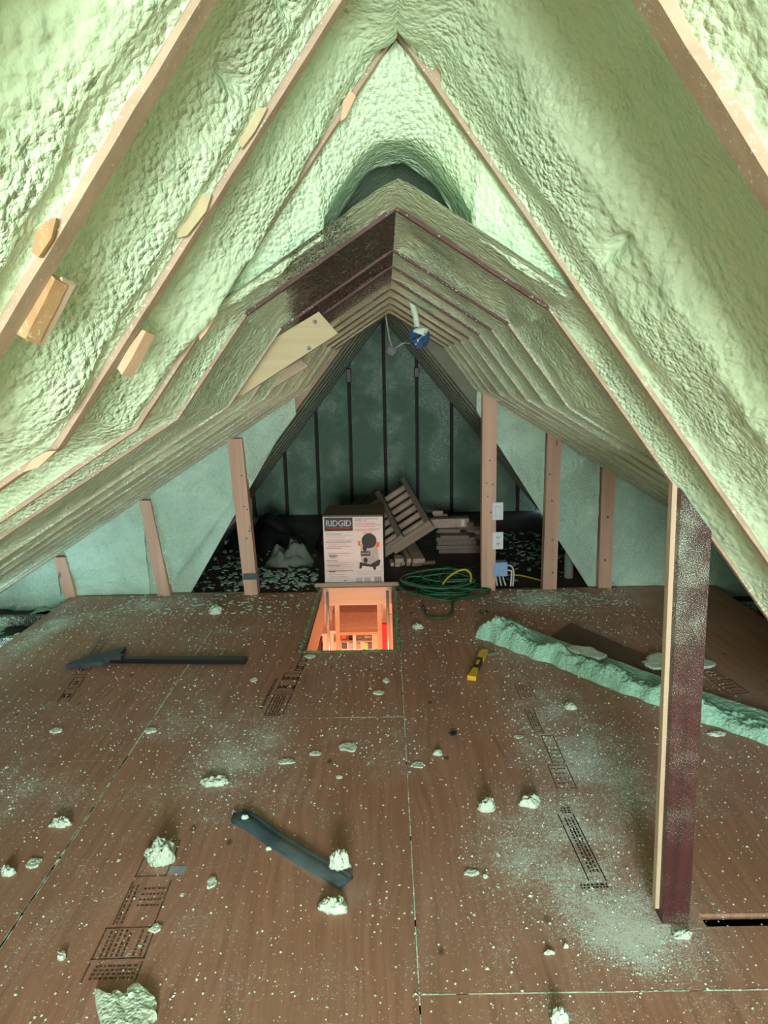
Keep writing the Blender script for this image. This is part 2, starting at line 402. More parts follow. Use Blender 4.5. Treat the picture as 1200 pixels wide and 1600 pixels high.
# near zone, left side: rafters about every 33 cm and hollow foam bays between them
rl = [-.95, -.62, -.28, .06, .40, .740, 1.074, Y1, Y2]
step = lambda y: .016 if y < .3 else (.009 if y < 2.4 else .016)
for i, y in enumerate(rl[:-1]): rafter(NEAR_L, y, ceiling, M['rafter'], wid=.030 if y < .9 else .024 if y < 1.2 else .017, seed=i)
def arch(base, TY): return 0 * TY         # marks the bay whose foam rounds down into a vault where the low ceiling starts
def vault(V):
    x, y, z = np.abs(V[..., 0] - XR), V[..., 1], V[..., 2]
    low = 1.858 - .64 * x
    side = low - .006 + .03 * sstep(1.50, 1.56, y)
    tgt = np.where(x < .15, np.maximum(1.95 - 6.6 * x * x, side), side)
    tgt = np.minimum(tgt, 2.10 - 1.327 * x)
    k = sstep(Y1 + .005, Y1 + .10, y) * sstep(.42, .33, x)
    V[..., 2] = z + (tgt - z) * k + .006 * fbm(V, 14, 2) * k
def lump_l(base, TY): return -.035 * sstep(1.30, 1.48, base[..., 2]) * sstep(.3, .9, TY) * .8 + .02 * fbm(base, 3, 2)
def nobare(V): return np.zeros(V.shape[:2]) + .12
for a, c in zip([YB] + rl[:-1], rl):
    foam_bay(NEAR_L, a + .015, c - .015, step(a), .055 if c < 1.5 else .03, ceiling, M['foam'], amp=.015, bare=nobare, extra=arch if c > 1.5 else lump_l, seed=a)
# near zone, right side
rr = [-.65, .02, .707, Y1, Y2]
for i, y in enumerate(rr): rafter(NEAR_R if y < 1.6 else [(.383, 1.633), (1.612, 0)], y, ceiling, M['rafter'], wid=.034 if y < 1.2 else .020, seed=20 + i)
def ridge_step(base, TY):                 # thick second lift of foam against the far rafter with a torn lower end
    m = sstep(.60, .70, TY + .10 * (base[..., 0] - .3)) * sstep(.72, .60, base[..., 0])
    return -.035 * m + .012 * fbm(base, 4, 2)
for a, c in zip([YB] + rr[:-1], rr):
    foam_bay(NEAR_R, a + .015, c - .012, step(a), .085 if c < 1.5 else .028, ceiling, M['foam'], amp=.014, bare=nobare, extra=arch if c > 1.5 else ridge_step, seed=3 + a)
# steep foam carries on above the low ceiling (dark hollow)
foam_bay([(XR, 2.06), (-.34, 1.62)], Y2 - .02, 2.3, .03, .0, ceiling, M['foam'], bare=nobare)
foam_bay([(XR, 2.06), (.40, 1.62)], Y2 - .02, 2.3, .03, .0, ceiling, M['foam'], bare=nobare)
B().prism([(-.345, 1.66), (XR, 1.885), (.41, 1.66), (XR, 2.15)], 2.3, 2.33).out('roof_block', M['foam_rear'], ceiling)
# middle zone
def bare_l(V):
    x, y, z = V[..., 0], V[..., 1], V[..., 2]
    return .12 + .58 * sstep(1.5, 1.75, y) * sstep(-.42, -.22, x + (y - 2.3) * .05 + .04 * fbm(V, 6, 2)) * (1 - .30 * sstep(-.10, .03, x) * sstep(1.70, 1.55, y)) * sstep(4.2, 2.6, y)
def bare_r(V):
    x, y, z = V[..., 0], V[..., 1], V[..., 2]
    return .12 + .36 * np.exp(-((x - .16 - (y - 2.1) * .25) / .13) ** 2) * sstep(1.68, 1.8, y)
rm = [Y2, 2.257, 2.60, 2.95, 3.30, 3.65, 4.0, 4.35, YC - .02]
TOPL, TOPR = MID_L[:2], MID_R[:2]
foam_bay(TOPL, Y1 + .025, Y2 - .01, .009, .0, ceiling, M['foam'], amp=.008, bare=lambda V: .12 + .44 * sstep(-.36, -.2, V[..., 0]) * (1 - .5 * sstep(-.10, .0, V[..., 0])), seed=4)
foam_bay(TOPR, Y1 + .025, Y2 - .01, .009, .0, ceiling, M['foam'], amp=.006, bare=lambda V: np.zeros(V.shape[:2]) + .26, seed=5)
for i, y in enumerate(rm):
    dk = M['rafter_dark']
    rafter([(XR, 1.858), (-.322, 1.633)], y, ceiling, dk, wid=.014, proud=.004, dep=.02, seed=50 + i)
    rafter([(XR, 1.858), (.383, 1.633)], y, ceiling, dk, wid=.014, proud=.004, dep=.02, seed=60 + i)
    rafter(MID_L[1:], y, ceiling, M['rafter_foamy'] if y > 2 else M['rafter'], wid=.014, proud=.003, seed=70 + i)
    rafter(MID_R[1:], y, ceiling, M['rafter_foamy'] if y > 2 else M['rafter'], wid=.013, proud=.003, seed=80 + i)
for a, c in zip(rm[:-1], rm[1:]):
    st = .011 if a < 2.5 else .018
    foam_bay(MID_L, a + .007, c - .007, st, .020, ceiling, M['foam'], amp=.014, bare=bare_l, seed=a)
    foam_bay(MID_R, a + .007, c - .007, st, .020, ceiling, M['foam'], amp=.013, bare=bare_r, seed=9 + a)
# rear zone
ry = [YC + .08 + .37 * k for k in range(8)]
for i, y in enumerate(ry[:-1]):
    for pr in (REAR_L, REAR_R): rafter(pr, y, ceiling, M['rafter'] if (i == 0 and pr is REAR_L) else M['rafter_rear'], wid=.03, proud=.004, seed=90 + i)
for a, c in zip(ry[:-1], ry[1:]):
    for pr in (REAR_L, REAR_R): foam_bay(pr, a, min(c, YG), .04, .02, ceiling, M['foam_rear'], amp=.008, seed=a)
# bare wood showing where the foam was trimmed away beside the rafters
def patch(pts, y, mat=M['pine'], th=.006, name='bare_wood_patch'):
    P = [at(px, py, y=y) for px, py in pts]
    n = len(P); V = P + [p + Vector((0, th, 0)) for p in P]
    return mesh(name, V, [tuple(range(n))[::-1], tuple(range(n, 2 * n))] + [(i, (i + 1) % n, n + (i + 1) % n, n + i) for i in range(n)], mat, ceiling)
patch([(277, 372), (283, 330), (290, 302), (300, 312), (312, 300), (330, 304), (322, 330), (292, 368)], 1.045, M['bare'])
patch([(370, 218), (376, 196), (392, 184), (402, 168), (418, 168), (398, 205), (378, 232)], 1.05, M['bare'])
patch([(532, 190), (536, 158), (548, 142), (556, 150), (540, 184)], 1.395, M['framewood'])
patch([(50, 395), (55, 362), (72, 345), (88, 340), (80, 372), (60, 402)], .712, M['osb'])
patch([(310, 522), (312, 502), (325, 494), (338, 492), (322, 520), (312, 532)], 1.39, M['framewood'])
patch([(122, 528), (124, 514), (137, 504), (128, 525)], 1.03, M['osb'])
patch([(36, 738), (50, 718), (72, 706), (88, 704), (60, 730)], 1.04, M['framewood'])
# broken blocking beside the two nearest left rafters
def block(name, pts, y, dep, mat, edge, label):
    P = [at(px, py, y=y) for px, py in pts]; n = len(P); rs = random.Random(3)
    b = B(); V = P + [p + Vector((.004, dep, -.004)) for p in P]
    b.add(V, [tuple(range(n))[::-1], tuple(range(n, 2 * n))] + [(i, (i + 1) % n, n + (i + 1) % n, n + i) for i in range(n)])
    o = b.out(name, mat, ceiling, label=label); return o
block('broken_blocking', [(22, 520), (46, 470), (64, 432), (78, 426), (86, 436), (70, 470), (48, 512), (40, 530)], .755, .02, M['osb'], None, 'torn orange-brown wood block with foam crumbs')
block('blocking_edge', [(40, 532), (56, 500), (84, 440), (97, 432), (98, 438), (70, 492), (48, 532)], .768, .02, M['rafter'], None, 'grey-pink sawn edge of the torn block')
block('broken_blocking', [(183, 575), (200, 545), (222, 515), (228, 518), (206, 560), (190, 586)], 1.092, .03, M['framewood'], None, 'short offcut nailed beside the rafter')
# ------------------------------------------------------------------ partition walls where the wide part ends
def foam_wall(pts, y, parent, mat, step=.025, amp=.014, name='foam_panel', seed=0):
    """irregular foam face filling a polygon in the plane y"""
    xs = [p[0] for p in pts]; zs = [p[1] for p in pts]
    nx, nz = max(2, int((max(xs) - min(xs)) / step)), max(2, int((max(zs) - min(zs)) / step))
    def span(x):
        c = []
        for (x0, z0), (x1, z1) in zip(pts, pts[1:] + pts[:1]):
            if min(x0, x1) - 1e-9 <= x <= max(x0, x1) + 1e-9:
                if abs(x1 - x0) < 1e-9: c += [z0, z1]
                else: c.append(z0 + (z1 - z0) * (x - x0) / (x1 - x0))
        return min(c), max(c)
    V = np.zeros((nx + 1, nz + 1, 3))
    for i in range(nx + 1):
        x = min(xs) + (max(xs) - min(xs)) * i / nx; lo, hi = span(x)
        V[i, :, 0] = x; V[i, :, 2] = np.linspace(lo, hi, nz + 1)
    V[..., 1] = y
    V[..., 1] -= fbm(V + seed, 5, 3) * amp + np.abs(fbm(V + seed, 16, 2)) * amp * .5
    idx = np.arange((nx + 1) * (nz + 1)).reshape(nx + 1, nz + 1)
    F = np.stack([idx[:-1, :-1], idx[1:, :-1], idx[1:, 1:], idx[:-1, 1:]], -1).reshape(-1, 4).tolist()
    return mesh(name, V.reshape(-1, 3), F, mat, parent, True)
def stud(parent, xb0, xb1, xt0, xt1, zt, y0, y1, mat, zb=0.0, name='stud'):
    b = B(); V = [(xb0, y0, zb), (xb1, y0, zb), (xb1, y1, zb), (xb0, y1, zb), (xt0, y0, zt), (xt1, y0, zt), (xt1, y1, zt), (xt0, y1, zt)]
    b.add(V, [(0, 3, 2, 1), (4, 5, 6, 7), (0, 1, 5, 4), (1, 2, 6, 5), (2, 3, 7, 6), (3, 0, 4, 7)])
    return b.out(name, mat, parent)
shL = lambda x: 1.396 - .62 * (-.5 - x) + .03
shR = lambda x: 1.369 - .62 * (x - .582) + .03
stL = lambda x: 1.97 + 1.249 * x
stR = lambda x: 1.97 - 1.249 * x
# backing sheet closes the plane above the steep opening
wl = B(); wl.prism([(-2.95, -.3), (-1.575, -.3), (-.74, 1.045), (-.60, 1.222), (-.60, 1.45), (-.9, 1.3), (-2.95, .0)], YC + .035, YC + .05)
wall_left = wl.out('wall_left', M['foam_wall'], kind='structure')
wr = B(); wr.prism([(2.95, -.3), (1.575, -.3), (.60, 1.222), (.60, 1.45), (.9, 1.3), (2.95, .0)][::-1], YC + .035, YC + .05)
wall_right = wr.out('wall_right', M['foam_wall'], kind='structure')
def wedge(x0, x1, side):
    sh, st_ = (shL, stL) if side < 0 else (shR, stR)
    xs = np.linspace(x0, x1, 5)
    return [(x, max(0, st_(x)) if True else 0) for x in xs], sh
def panel(x0, x1, side, parent, seed):
    sh, st_ = (shL, stL) if side < 0 else (shR, stR)
    zb = lambda x: max(0.0, st_(x))
    xs = [x0] + [c for c in (side * 1.577,) if x0 < c < x1] + [x1]
    pts = [(x, zb(x)) for x in xs] + [(x, sh(x)) for x in xs[::-1]]
    foam_wall(pts, YC + .008, parent, M['foam_wall'], step=.018, amp=.019, seed=seed)
for i, (a, c) in enumerate([(-2.74, -2.29), (-2.22, -1.665), (-1.60, -1.05), (-.955, -.60)]): panel(a, c, -1, wall_left, i)
for i, (a, c) in enumerate([(.60, .64), (.724, 1.055), (1.144, 1.427), (1.513, 2.09), (2.19, 2.60)]): panel(a, c, 1, wall_right, 10 + i)
stud(wall_left, -.997, -.905, -1.052, -.954, 1.075, YC - .045, YC + .035, M['stud'])
stud(wall_left, -1.60, -1.515, -1.675, -1.598, .67, YC - .03, YC + .035, M['stud'])
stud(wall_left, -2.255, -2.175, -2.296, -2.217, .285, YC - .02, YC + .035, M['stud'])
stud(wall_right, .633, .728, .629, .724, 1.35, YC - .045, YC + .035, M['stud'])
stud(wall_right, 1.055, 1.150, 1.062, 1.152, 1.075, YC - .04, YC + .035, M['stud'])
stud(wall_right, 1.440, 1.530, 1.434, 1.520, .83, YC - .03, YC + .035, M['stud'])
stud(wall_right, 2.10, 2.18, 2.10, 2.18, .43, YC - .02, YC + .035, M['stud'])
# tape round the foot of the left stud, nail holes
B().box(-.999, -.903, YC - .049, YC - .0455, .11, .155).out('tape_band', M['bluegrey'], wall_left)
nb = B(); rs = random.Random(5)
for (xx, zz) in [(-.97, .83), (-.965, .62), (-.945, .6), (-.94, .45), (-.96, .40), (.68, .9), (.66, .75), (.70, .74), (.67, .66), (.69, .55), (1.10, .62), (1.11, .35), (1.12, .12), (1.08, .80), (1.48, .5), (1.475, .2)]:
    nb.box(xx - .004, xx + .004, YC - .047, YC - .02, zz - .004, zz + .004)
nb.out('nail_hole', M['black'], wall_right)
# rear gable
gw = B(); gw.prism([(-1.75, -.2), (1.75, -.2), (0, 2.3)], YG + .03, YG + .06)
wall_back = gw.out('wall_back', M['deck'], kind='structure')
gx = [-1.60, -1.435, -1.08, -.735, -.380, -.015, .322, .684, 1.04, 1.39, 1.60]
for i, (a, c) in enumerate(zip(gx[:-1], gx[1:])):
    top = lambda x: max(.03, 2.04 - 1.25 * abs(x))
    xs = [a + .018] + ([0.0] if a + .018 < 0 < c - .018 else []) + [c - .018]
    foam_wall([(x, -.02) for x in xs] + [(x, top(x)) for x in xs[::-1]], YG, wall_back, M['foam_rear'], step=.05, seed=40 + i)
for x in gx[1:-1]:
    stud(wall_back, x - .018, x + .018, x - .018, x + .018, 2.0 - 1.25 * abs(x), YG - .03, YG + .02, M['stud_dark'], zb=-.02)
# knob-like ends on two of the gable studs
for x in (-.380, .322): B().box(x - .026, x + .026, YG - .05, YG - .02, 1.38 if x < 0 else 1.42, 1.52, .006).out('stud_bracket', M['black'], wall_back)
# gable behind the camera with its window
wf = B(); top = 2.35
wf.prism([(-2.9, -.1), (WX0, -.1), (WX0, 2.4), (-2.9, .4)], YB - .05, YB); wf.prism([(WX1, -.1), (1.9, -.1), (1.9, .2), (WX1, 2.2)], YB - .05, YB)
wf.box(WX0, WX1, YB - .05, YB, -.1, WZ0); wf.box(WX0, WX1, YB - .05, YB, WZ1, 2.4)
wall_front = wf.out('wall_front', M['foam_wall'], kind='structure')
wn = B(); t_ = .035
wn.box(WX0, WX0 + t_, YB - .06, YB + .02, WZ0, WZ1); wn.box(WX1 - t_, WX1, YB - .06, YB + .02, WZ0, WZ1)
wn.box(WX0, WX1, YB - .06, YB + .02, WZ0, WZ0 + t_); wn.box(WX0, WX1, YB - .06, YB + .02, WZ1 - t_, WZ1); 
wn.out('window_1', M['cream'], kind='structure')
# ------------------------------------------------------------------ floor
HX0, HX1, HY0, HY1 = -.466, .016, 3.63, 4.765
fl = B(); zt, zb = -.10, -.12
for (a, b_, c, d) in ((-3, 3, YB, HY0 - .03), (-3, HX0 - .03, HY0 - .03, HY1 + .03), (HX1 + .03, 3, HY0 - .03, HY1 + .03), (-3, 3, HY1 + .03, YG + .1)):
    fl.box(a, b_, c, d, zb, zt)
floor = fl.out('floor', M['dark'], kind='structure')
def dustmap(P):
    x, y = P[..., 0], P[..., 1]; z0 = np.zeros_like(x); Q = np.stack([x, y, z0], -1)
    n = fbm(Q, 3.1, 3); d = .18 + .16 * n
    def blob(cx, cy, sx, sy, a): return a * np.exp(-((x - cx) / sx) ** 2 - ((y - cy) / sy) ** 2)
    d = d + blob(.62, 1.95, .22, .38, .8) + blob(.42, 1.98, .14, .22, .45) + blob(.72, 2.5, .22, .5, .65) + blob(.68, 1.62, .14, .12, .6)
    d = d + blob(.35, 1.65, .22, .22, .35) + blob(1.1, 4.45, .35, .2, .9) + blob(.75, 3.1, .2, .3, .35)
    d = d + blob(-.62, 2.42, .26, .28, .75) + blob(-.95, 2.7, .5, .18, .35) + blob(-1.55, 4.35, .4, .3, .6) + blob(-2.1, 3.9, .12, .7, .9) + blob(-1.5, 2.4, .4, .2, .4)
    return d * (1 + .5 * n)
def sheet(outline, holes=None, name='plywood_sheet', z0=-.019, z1=0, res=.05, mat=None):
    """outline list of rectangles (x0,x1,y0,y1) that touch each other, edges kept 2 mm apart from the neighbours"""
    V = []; F = []
    for (x0, x1, y0, y1) in outline:
        nx, ny = max(1, int((x1 - x0) / res)), max(1, int((y1 - y0) / res))
        X, Y = np.meshgrid(np.linspace(x0, x1, nx + 1), np.linspace(y0, y1, ny + 1), indexing='ij'); k = len(V)
        V += [(a, b_, z1) for a, b_ in zip(X.ravel(), Y.ravel())]
        idx = np.arange((nx + 1) * (ny + 1)).reshape(nx + 1, ny + 1) + k
        F += np.stack([idx[:-1, :-1], idx[1:, :-1], idx[1:, 1:], idx[:-1, 1:]], -1).reshape(-1, 4).tolist()
        k = len(V); V += [(a, b_, c) for c in (z1, z0) for a, b_ in ((x0, y0), (x1, y0), (x1, y1), (x0, y1))]
        F += [(k + i, k + 4 + i, k + 4 + (i + 1) % 4, k + (i + 1) % 4) for i in range(4)] + [(k + 7, k + 6, k + 5, k + 4)]
    V = np.array(V)
    return mesh(name, V, F, mat or M['ply'], floor, attrs={'dust': dustmap(V)})
g = .002
YE = YC - .005
sheet([(-2.21, -1.063 - g, -.1, 2.545 - g)]); sheet([(-2.21, -1.063 - g, 2.545 + g, YE)])
sheet([(-1.063 + g, .055 - g, YB, .43)]); sheet([(-1.063 + g, .055 - g, .43 + g, 2.866 - .001)])
sheet([(-1.063 + g, HX0, 2.866 + .001, YE), (HX0, .055 - g, 2.866 + .001, HY0), (HX1, .055 - g, HY0, YE)])
sheet([(.055 + g, 2.24, YB, 1.456 - g)]); sheet([(.845, 2.24, 1.456 + g, 1.655)])
sheet([(.055 + g, .845, 1.456 + g, 1.70), (.055 + g, 1.17, 1.70, 3.9)]); sheet([(1.17 + g, 2.24, 1.70, YE)]); sheet([(.055 + g, 1.17, 3.9 + g, YE)])
sheet([(-2.21, -1.07, YB, -.105)])
# pale foam dust packed into the joints
js = B(); rs = random.Random(2)
def seam(x0, y0, x1, y1, w=.0022):
    n = int(math.hypot(x1 - x0, y1 - y0) / .03); d = Vector((x1 - x0, y1 - y0)).normalized(); q = Vector((-d.y, d.x))
    for i in range(n):
        if rs.random() < .12: continue
        a = Vector((x0, y0)) + d * (i * .03); c = a + d * .0305; ww = w * rs.uniform(.6, 1.5)
        js.slab([tuple(a - q * ww), tuple(c - q * ww), tuple(c + q * ww), tuple(a + q * ww)], -.004, .0006)
seam(-1.063, .5, -1.063, 4.0); seam(.055, .5, .055, 3.6, .0012); seam(.055, 1.456, 1.0, 1.456, .0013); seam(-.25, 2.866, .055, 2.866, .0018); seam(-1.063, .3, -1.063, 2.6, .0035)
js.out('joint_dust', M['chunk'], floor, kind='stuff')
# rear boards
k = 0
for y in np.arange(YC + .004, YG, .29):
    for (a, c) in ((-1.75, HX0 - .02), (HX1 + .02, 1.75)) if y < HY1 else ((-1.75, .2), (.203, 1.75)):
        y1 = min(y + .286, YG + .02)
        if y < HY1 < y1:
            B().box(a, c, y, y1, -.032, -.012).out('floor_board', M['oldboard'], floor)
        else: B().box(a, c, y, y1, -.032, -.012).out('floor_board', M['oldboard'], floor)
B().box(HX0 - .02, HX1 + .02, HY1 + .005, YC + .288, -.032, -.012).out('floor_board', M['oldboard'], floor)
B().box(-1.52, -1.0, YC - .003, YC + .022, -.019, .005, .003).out('board_edge', M['greywood'], floor)
# joists past the floor edge with foam fallen between them
for y in (2.4, 2.8, 3.2, 3.6, 3.98, 4.36):
    B().box(-2.9, -2.10, y, y + .045, -.099, -.03, .004).out('joist', M['joist'], floor)
    B().box(2.15, 2.9, y, y + .045, -.099, -.03, .004).out('joist', M['joist'], floor)
for i, y in enumerate((3.05, 3.45, 3.83, 4.2, 4.56)):
    s = foam_wall([(-2.85, 0), (-2.23, 0), (-2.23, .26), (-2.85, .26)], 0, floor, M['foam_wall'], step=.02, amp=.05, name='fallen_foam', seed=i)
    s.rotation_euler = (math.radians(90), 0, 0); s.location = (0, y + .28, -.085)
from mathutils.bvhtree import BVHTree
def tree(objs):
    bpy.context.view_layer.update(); V = []; F = []
    def add(o):
        if o.type == 'MESH':
            n = len(V); V.extend(o.matrix_world @ v.co for v in o.data.vertices); F.extend(tuple(i + n for i in p.vertices) for p in o.data.polygons)
        for c in o.children: add(c)
    for o in objs: add(o)
    return BVHTree.FromPolygons(V, F)
def clear_of(o, others, step):
    """move a thing in small steps until it only just touches what it lies on or against"""
    t = tree(others); step = Vector(step)
    for _ in range(160):
        if not tree([o]).overlap(t): break
        o.location += step
    return o
def settle(o, others, step=(0, 0, -.001)):
    """lower a thing until it would enter what lies under it, then leave it just touching"""
    t = tree(others); step = Vector(step)
    for _ in range(120):
        o.location += step
        if tree([o]).overlap(t): o.location -= step; break
    return o
# ------------------------------------------------------------------ things on the floor
def chunk(name, px, py, wpx, hpx, th, seed, label, cat='foam scrap', flat=False, mat='chunk', rot=None, z=0, group=None, y=None):
    c = at(px, py, z=z) if y is None else at(px, py, y=y)
    sc = c.y / FPX * math.sqrt(1 + (.3) ** 2)
    W = wpx * sc; dep = hpx / FPX * c.y * c.y / (CAMH - z) * .92 if flat else max(W * .5, (hpx / FPX * c.y - th * .9) * c.y / CAMH)
    nu, nv = 26, 11; V = []; rs = np.random.RandomState(seed)
    for j in range(nv + 1):
        ph = math.pi / 2 * j / nv
        for i in range(nu):
            a = 2 * math.pi * i / nu
            p = Vector((math.cos(a) * 2 + seed, math.sin(a) * 2, j * .25))
            edge = 1 + .34 * mn.noise(Vector((math.cos(a) * 1.3 + seed * 1.7, math.sin(a) * 1.3, 0))) + .22 * mn.noise(Vector((math.cos(a) * 4 + seed, math.sin(a) * 4, 1))) 
            if flat: r = (1, .98, .9, .8, .7, .6, .5, .4, .3, .2, .1, 0)[j] * edge * (1 + .12 * mn.noise(Vector((math.cos(a) * 9, math.sin(a) * 9, seed)))); hh = (0 if j == 0 else th * (1 + .35 * mn.noise(Vector((math.cos(a) * r * 3, math.sin(a) * r * 3, seed)))))
            else:
                r = math.cos(ph) ** .8 * edge * (1 + .2 * mn.noise(p * 2.7))
                hh = math.sin(ph) * th * (1.1 + .7 * mn.noise(p * .9) + .5 * mn.noise(p * 2.3 + Vector((0, 0, j * .6))))
            V.append((math.cos(a) * r * W / 2 * (1 + .12 * mn.noise(p * 2.3)), math.sin(a) * r * dep / 2 * (1 + .12 * mn.noise(p * 2.1)), max(hh, 0)))
    F = [(j * nu + i, j * nu + (i + 1) % nu, (j + 1) * nu + (i + 1) % nu, (j + 1) * nu + i) for j in range(nv) for i in range(nu)] + [tuple(range(nu))[::-1]]
    o = mesh(name, V, F, M[mat], None, True); o.location = (c.x, c.y, c.z + .0005); o.rotation_euler = (0, 0, rot if rot is not None else 0)
    return fin(o, label=label, cat=cat, group=group)
CH = [
 ('foam_lump', 252, 1342, 46, 60, .05, 1, 'fist-sized mint foam lump left of the grey-blue tube', 0),
 ('foam_lump', 762, 1266, 30, 24, .035, 2, 'pale foam lump with a shadow right of the centre joint, near the dust', 0),
 ('foam_lump', 828, 1256, 34, 30, .022, 3, 'bright foam lump at the edge of the dust swath', 0),
 ('foam_lump', 874, 1597, 30, 16, .03, 5, 'foam lump at the bottom edge of the floor, cut by the frame', 0),
 ('foam_lump', 95, 1290, 32, 16, .022, 6, 'small white foam lump left of the long left joint', 0),
 ('foam_lump', 12, 1366, 26, 16, .02, 7, 'foam lump at the left edge of the picture', 0),
 ('foam_flake', 52, 1350, 22, 22, .006, 8, 'broken foam flake beside the lump at the left edge', 1),
 ('foam_flake', 331, 1380, 16, 26, .005, 9, 'long narrow foam flake below and right of the fist-sized lump', 1),
 ('foam_flake', 243, 1452, 20, 18, .005, 10, 'triangular foam flake on the faded stamp', 1),
 ('foam_flake', 97, 1497, 13, 14, .012, 11, 'small pointed foam flake near the lower left joint', 1),
 ('foam_flake', 334, 1224, 46, 22, .02, 12, 'crumbled greenish foam heap left of the upper tube end', 0),
 ('foam_flake', 545, 1168, 34, 18, .005, 13, 'flat oval foam flake in the middle of the floor', 1),
 ('foam_flake', 493, 1178, 20, 8, .004, 14, 'thin foam sliver left of the flat oval flake', 1),
 ('foam_flake', 448, 1191, 26, 10, .006, 15, 'leftmost of the row of foam slivers in mid floor', 1),
 ('foam_flake', 654, 1196, 24, 11, .004, 16, 'thin foam flake just right of the centre joint', 1),
 ('foam_lump', 684, 1178, 18, 13, .012, 17, 'small rounded foam lump above the thin flake by the joint', 0),
 ('foam_lump', 891, 1106, 19, 15, .018, 18, 'pale blue-white foam lump left of the post beside the green strip', 0),
 ('foam_lump', 337, 958, 20, 15, .04, 19, 'foam lump behind the black handle on the far left sheet', 0),
 ('foam_lump', 653, 981, 18, 11, .02, 20, 'foam lump on the floor just right of the hatch', 0),
 ('foam_flake', 485, 1026, 16, 7, .005, 21, 'flat foam flake at the near left corner of the hatch', 1),
 ('foam_flake', 603, 1064, 11, 11, .008, 22, 'small foam crumb in front of the hatch', 0),
 ('foam_flake', 592, 1083, 20, 7, .005, 23, 'scattered flat crumb below the crumb in front of the hatch', 1),
 ('foam_flake', 397, 1063, 12, 7, .006, 24, 'foam flake between black handle and printed stamp', 1),
 ('foam_flake', 235, 1143, 20, 9, .008, 25, 'foam flake on the left sheet below the scraper', 1),
 ('foam_flake', 88, 1143, 20, 9, .008, 26, 'foam flake on the far left sheet', 1),
 ('foam_flake', 737, 1365, 24, 12, .006, 27, 'curled foam flake in the lower middle right', 1),
 ('foam_flake', 758, 1371, 11, 10, .008, 28, 'small crumb beside the curled foam flake', 0),
 ('foam_flake', 858, 1490, 18, 12, .008, 29, 'foam crumb on the lower right sheet, larger of a pair', 0),
 ('foam_flake', 884, 1481, 9, 11, .01, 30, 'foam crumb on the lower right sheet, smaller of a pair', 0),
 ('foam_flake', 1066, 1462, 36, 16, .012, 31, 'foam crumbs gathered at the foot of the post', 0),
 ('foam_flake', 810, 1152, 14, 6, .004, 32, 'small flat flake on the stamp right of the black plug', 1),
 ('foam_flake', 530, 1215, 12, 6, .004, 33, 'tiny foam sliver below the flat oval flake', 1),
 ('foam_flake', 428, 1325, 10, 8, .008, 34, 'crumb against the left side of the tube', 0),
 ('foam_flake', 1120, 1148, 30, 12, .01, 35, 'crumb under the near edge of the foam strip right of the post', 0),
]
for n, px, py, wp, hp, th, sd, lab, fl_ in CH: chunk(n, px, py, wp, hp, th, sd, lab, flat=bool(fl_))
pp = [at(*q, z=.012) for q in [(147, 1548), (152, 1556), (160, 1568), (172, 1566), (176, 1553), (184, 1551), (192, 1557), (198, 1556), (199, 1546), (208, 1541), (216, 1538), (224, 1546), (232, 1552), (237, 1558), (243, 1561), (245, 1569), (239, 1577), (245, 1586), (240, 1592), (232, 1600), (236, 1618), (228, 1640), (190, 1652), (162, 1640), (158, 1600), (150, 1572)]]
c0 = sum(pp, Vector()) / len(pp); V = [(p.x - c0.x, p.y - c0.y, 0) for p in pp]; n = len(pp); F = []
for j, (sc, zz) in enumerate(((1, .014), (.96, .020), (.8, .023), (.6, .024), (.4, .026), (.2, .024))):
    V += [((p.x - c0.x) * sc, (p.y - c0.y) * sc, zz + .006 * mn.noise(Vector((p.x * 40 * sc, p.y * 40 * sc, 1)))) for p in pp]; F += [(j * n + i, j * n + (i + 1) % n, (j + 1) * n + (i + 1) % n, (j + 1) * n + i) for i in range(n)]
F += [tuple(6 * n + i for i in range(n)), tuple(range(n))[::-1]]
o = fin(mesh('foam_slab', V, F, M['chunk'], None, False), label='largest flat mint foam slab at the bottom left, cut by the frame', cat='foam scrap'); o.location = (c0.x, c0.y, .001)
lp1 = chunk('foam_lump', 531, 1368, 36, 34, .045, 51, 'smooth grey-green foam lump on the end of the tube', z=.0)
lp2 = chunk('foam_lump', 523, 1400, 52, 34, .03, 52, 'ragged pale foam lump below the tube end')
# countless crumbs and dust
def free_test():
    tr = tree([o for o in COL.objects if o.parent is None and o.get('kind') != 'structure' and o.type in ('MESH', 'EMPTY')])
    def free(x, y, z, rad):
        return tr.find_nearest((x, y, z), rad)[0] is None and tr.ray_cast((x, y, z), (0, 0, 1), .45)[0] is None
    return free
def specks():
    V = []; F = []; r = np.random.RandomState(11); cnt = 0; tries = 0; free = free_test()
    while cnt < 14000 and tries < 400000:
        tries += 1
        x = r.uniform(-2.15, 1.6); y = 1.15 + 3.5 * r.rand() ** 1.4
        if HX0 - .02 < x < HX1 + .02 and HY0 - .02 < y < HY1: continue
        d = float(dustmap(np.array([x, y, 0.])))
        if r.rand() > .16 + d * .8: continue
        s = (.0012 + .0032 * r.rand() ** 3) * (1 + .25 * (y - 1)); h = s * r.uniform(.5, 1.1); a = r.rand() * 6.28
        if r.rand() < .012: s *= 2.2
        if not free(x, y, .0015, s * 1.3 + .001): continue
        k = len(V)
        for i in range(4): V.append((x + math.cos(a + i * 1.57) * s * r.uniform(.5, 1.1), y + math.sin(a + i * 1.57) * s * r.uniform(.5, 1.2), .0003))
        V.append((x + r.uniform(-.3, .3) * s, y, .0003 + h)); F += [(k + i, k + (i + 1) % 4, k + 4) for i in range(4)]; cnt += 1
    fin(mesh('foam_dust', V, F, M['chunk']), kind='stuff', label='pale spray foam dust and crumbs scattered over the plywood floor', cat='dust')
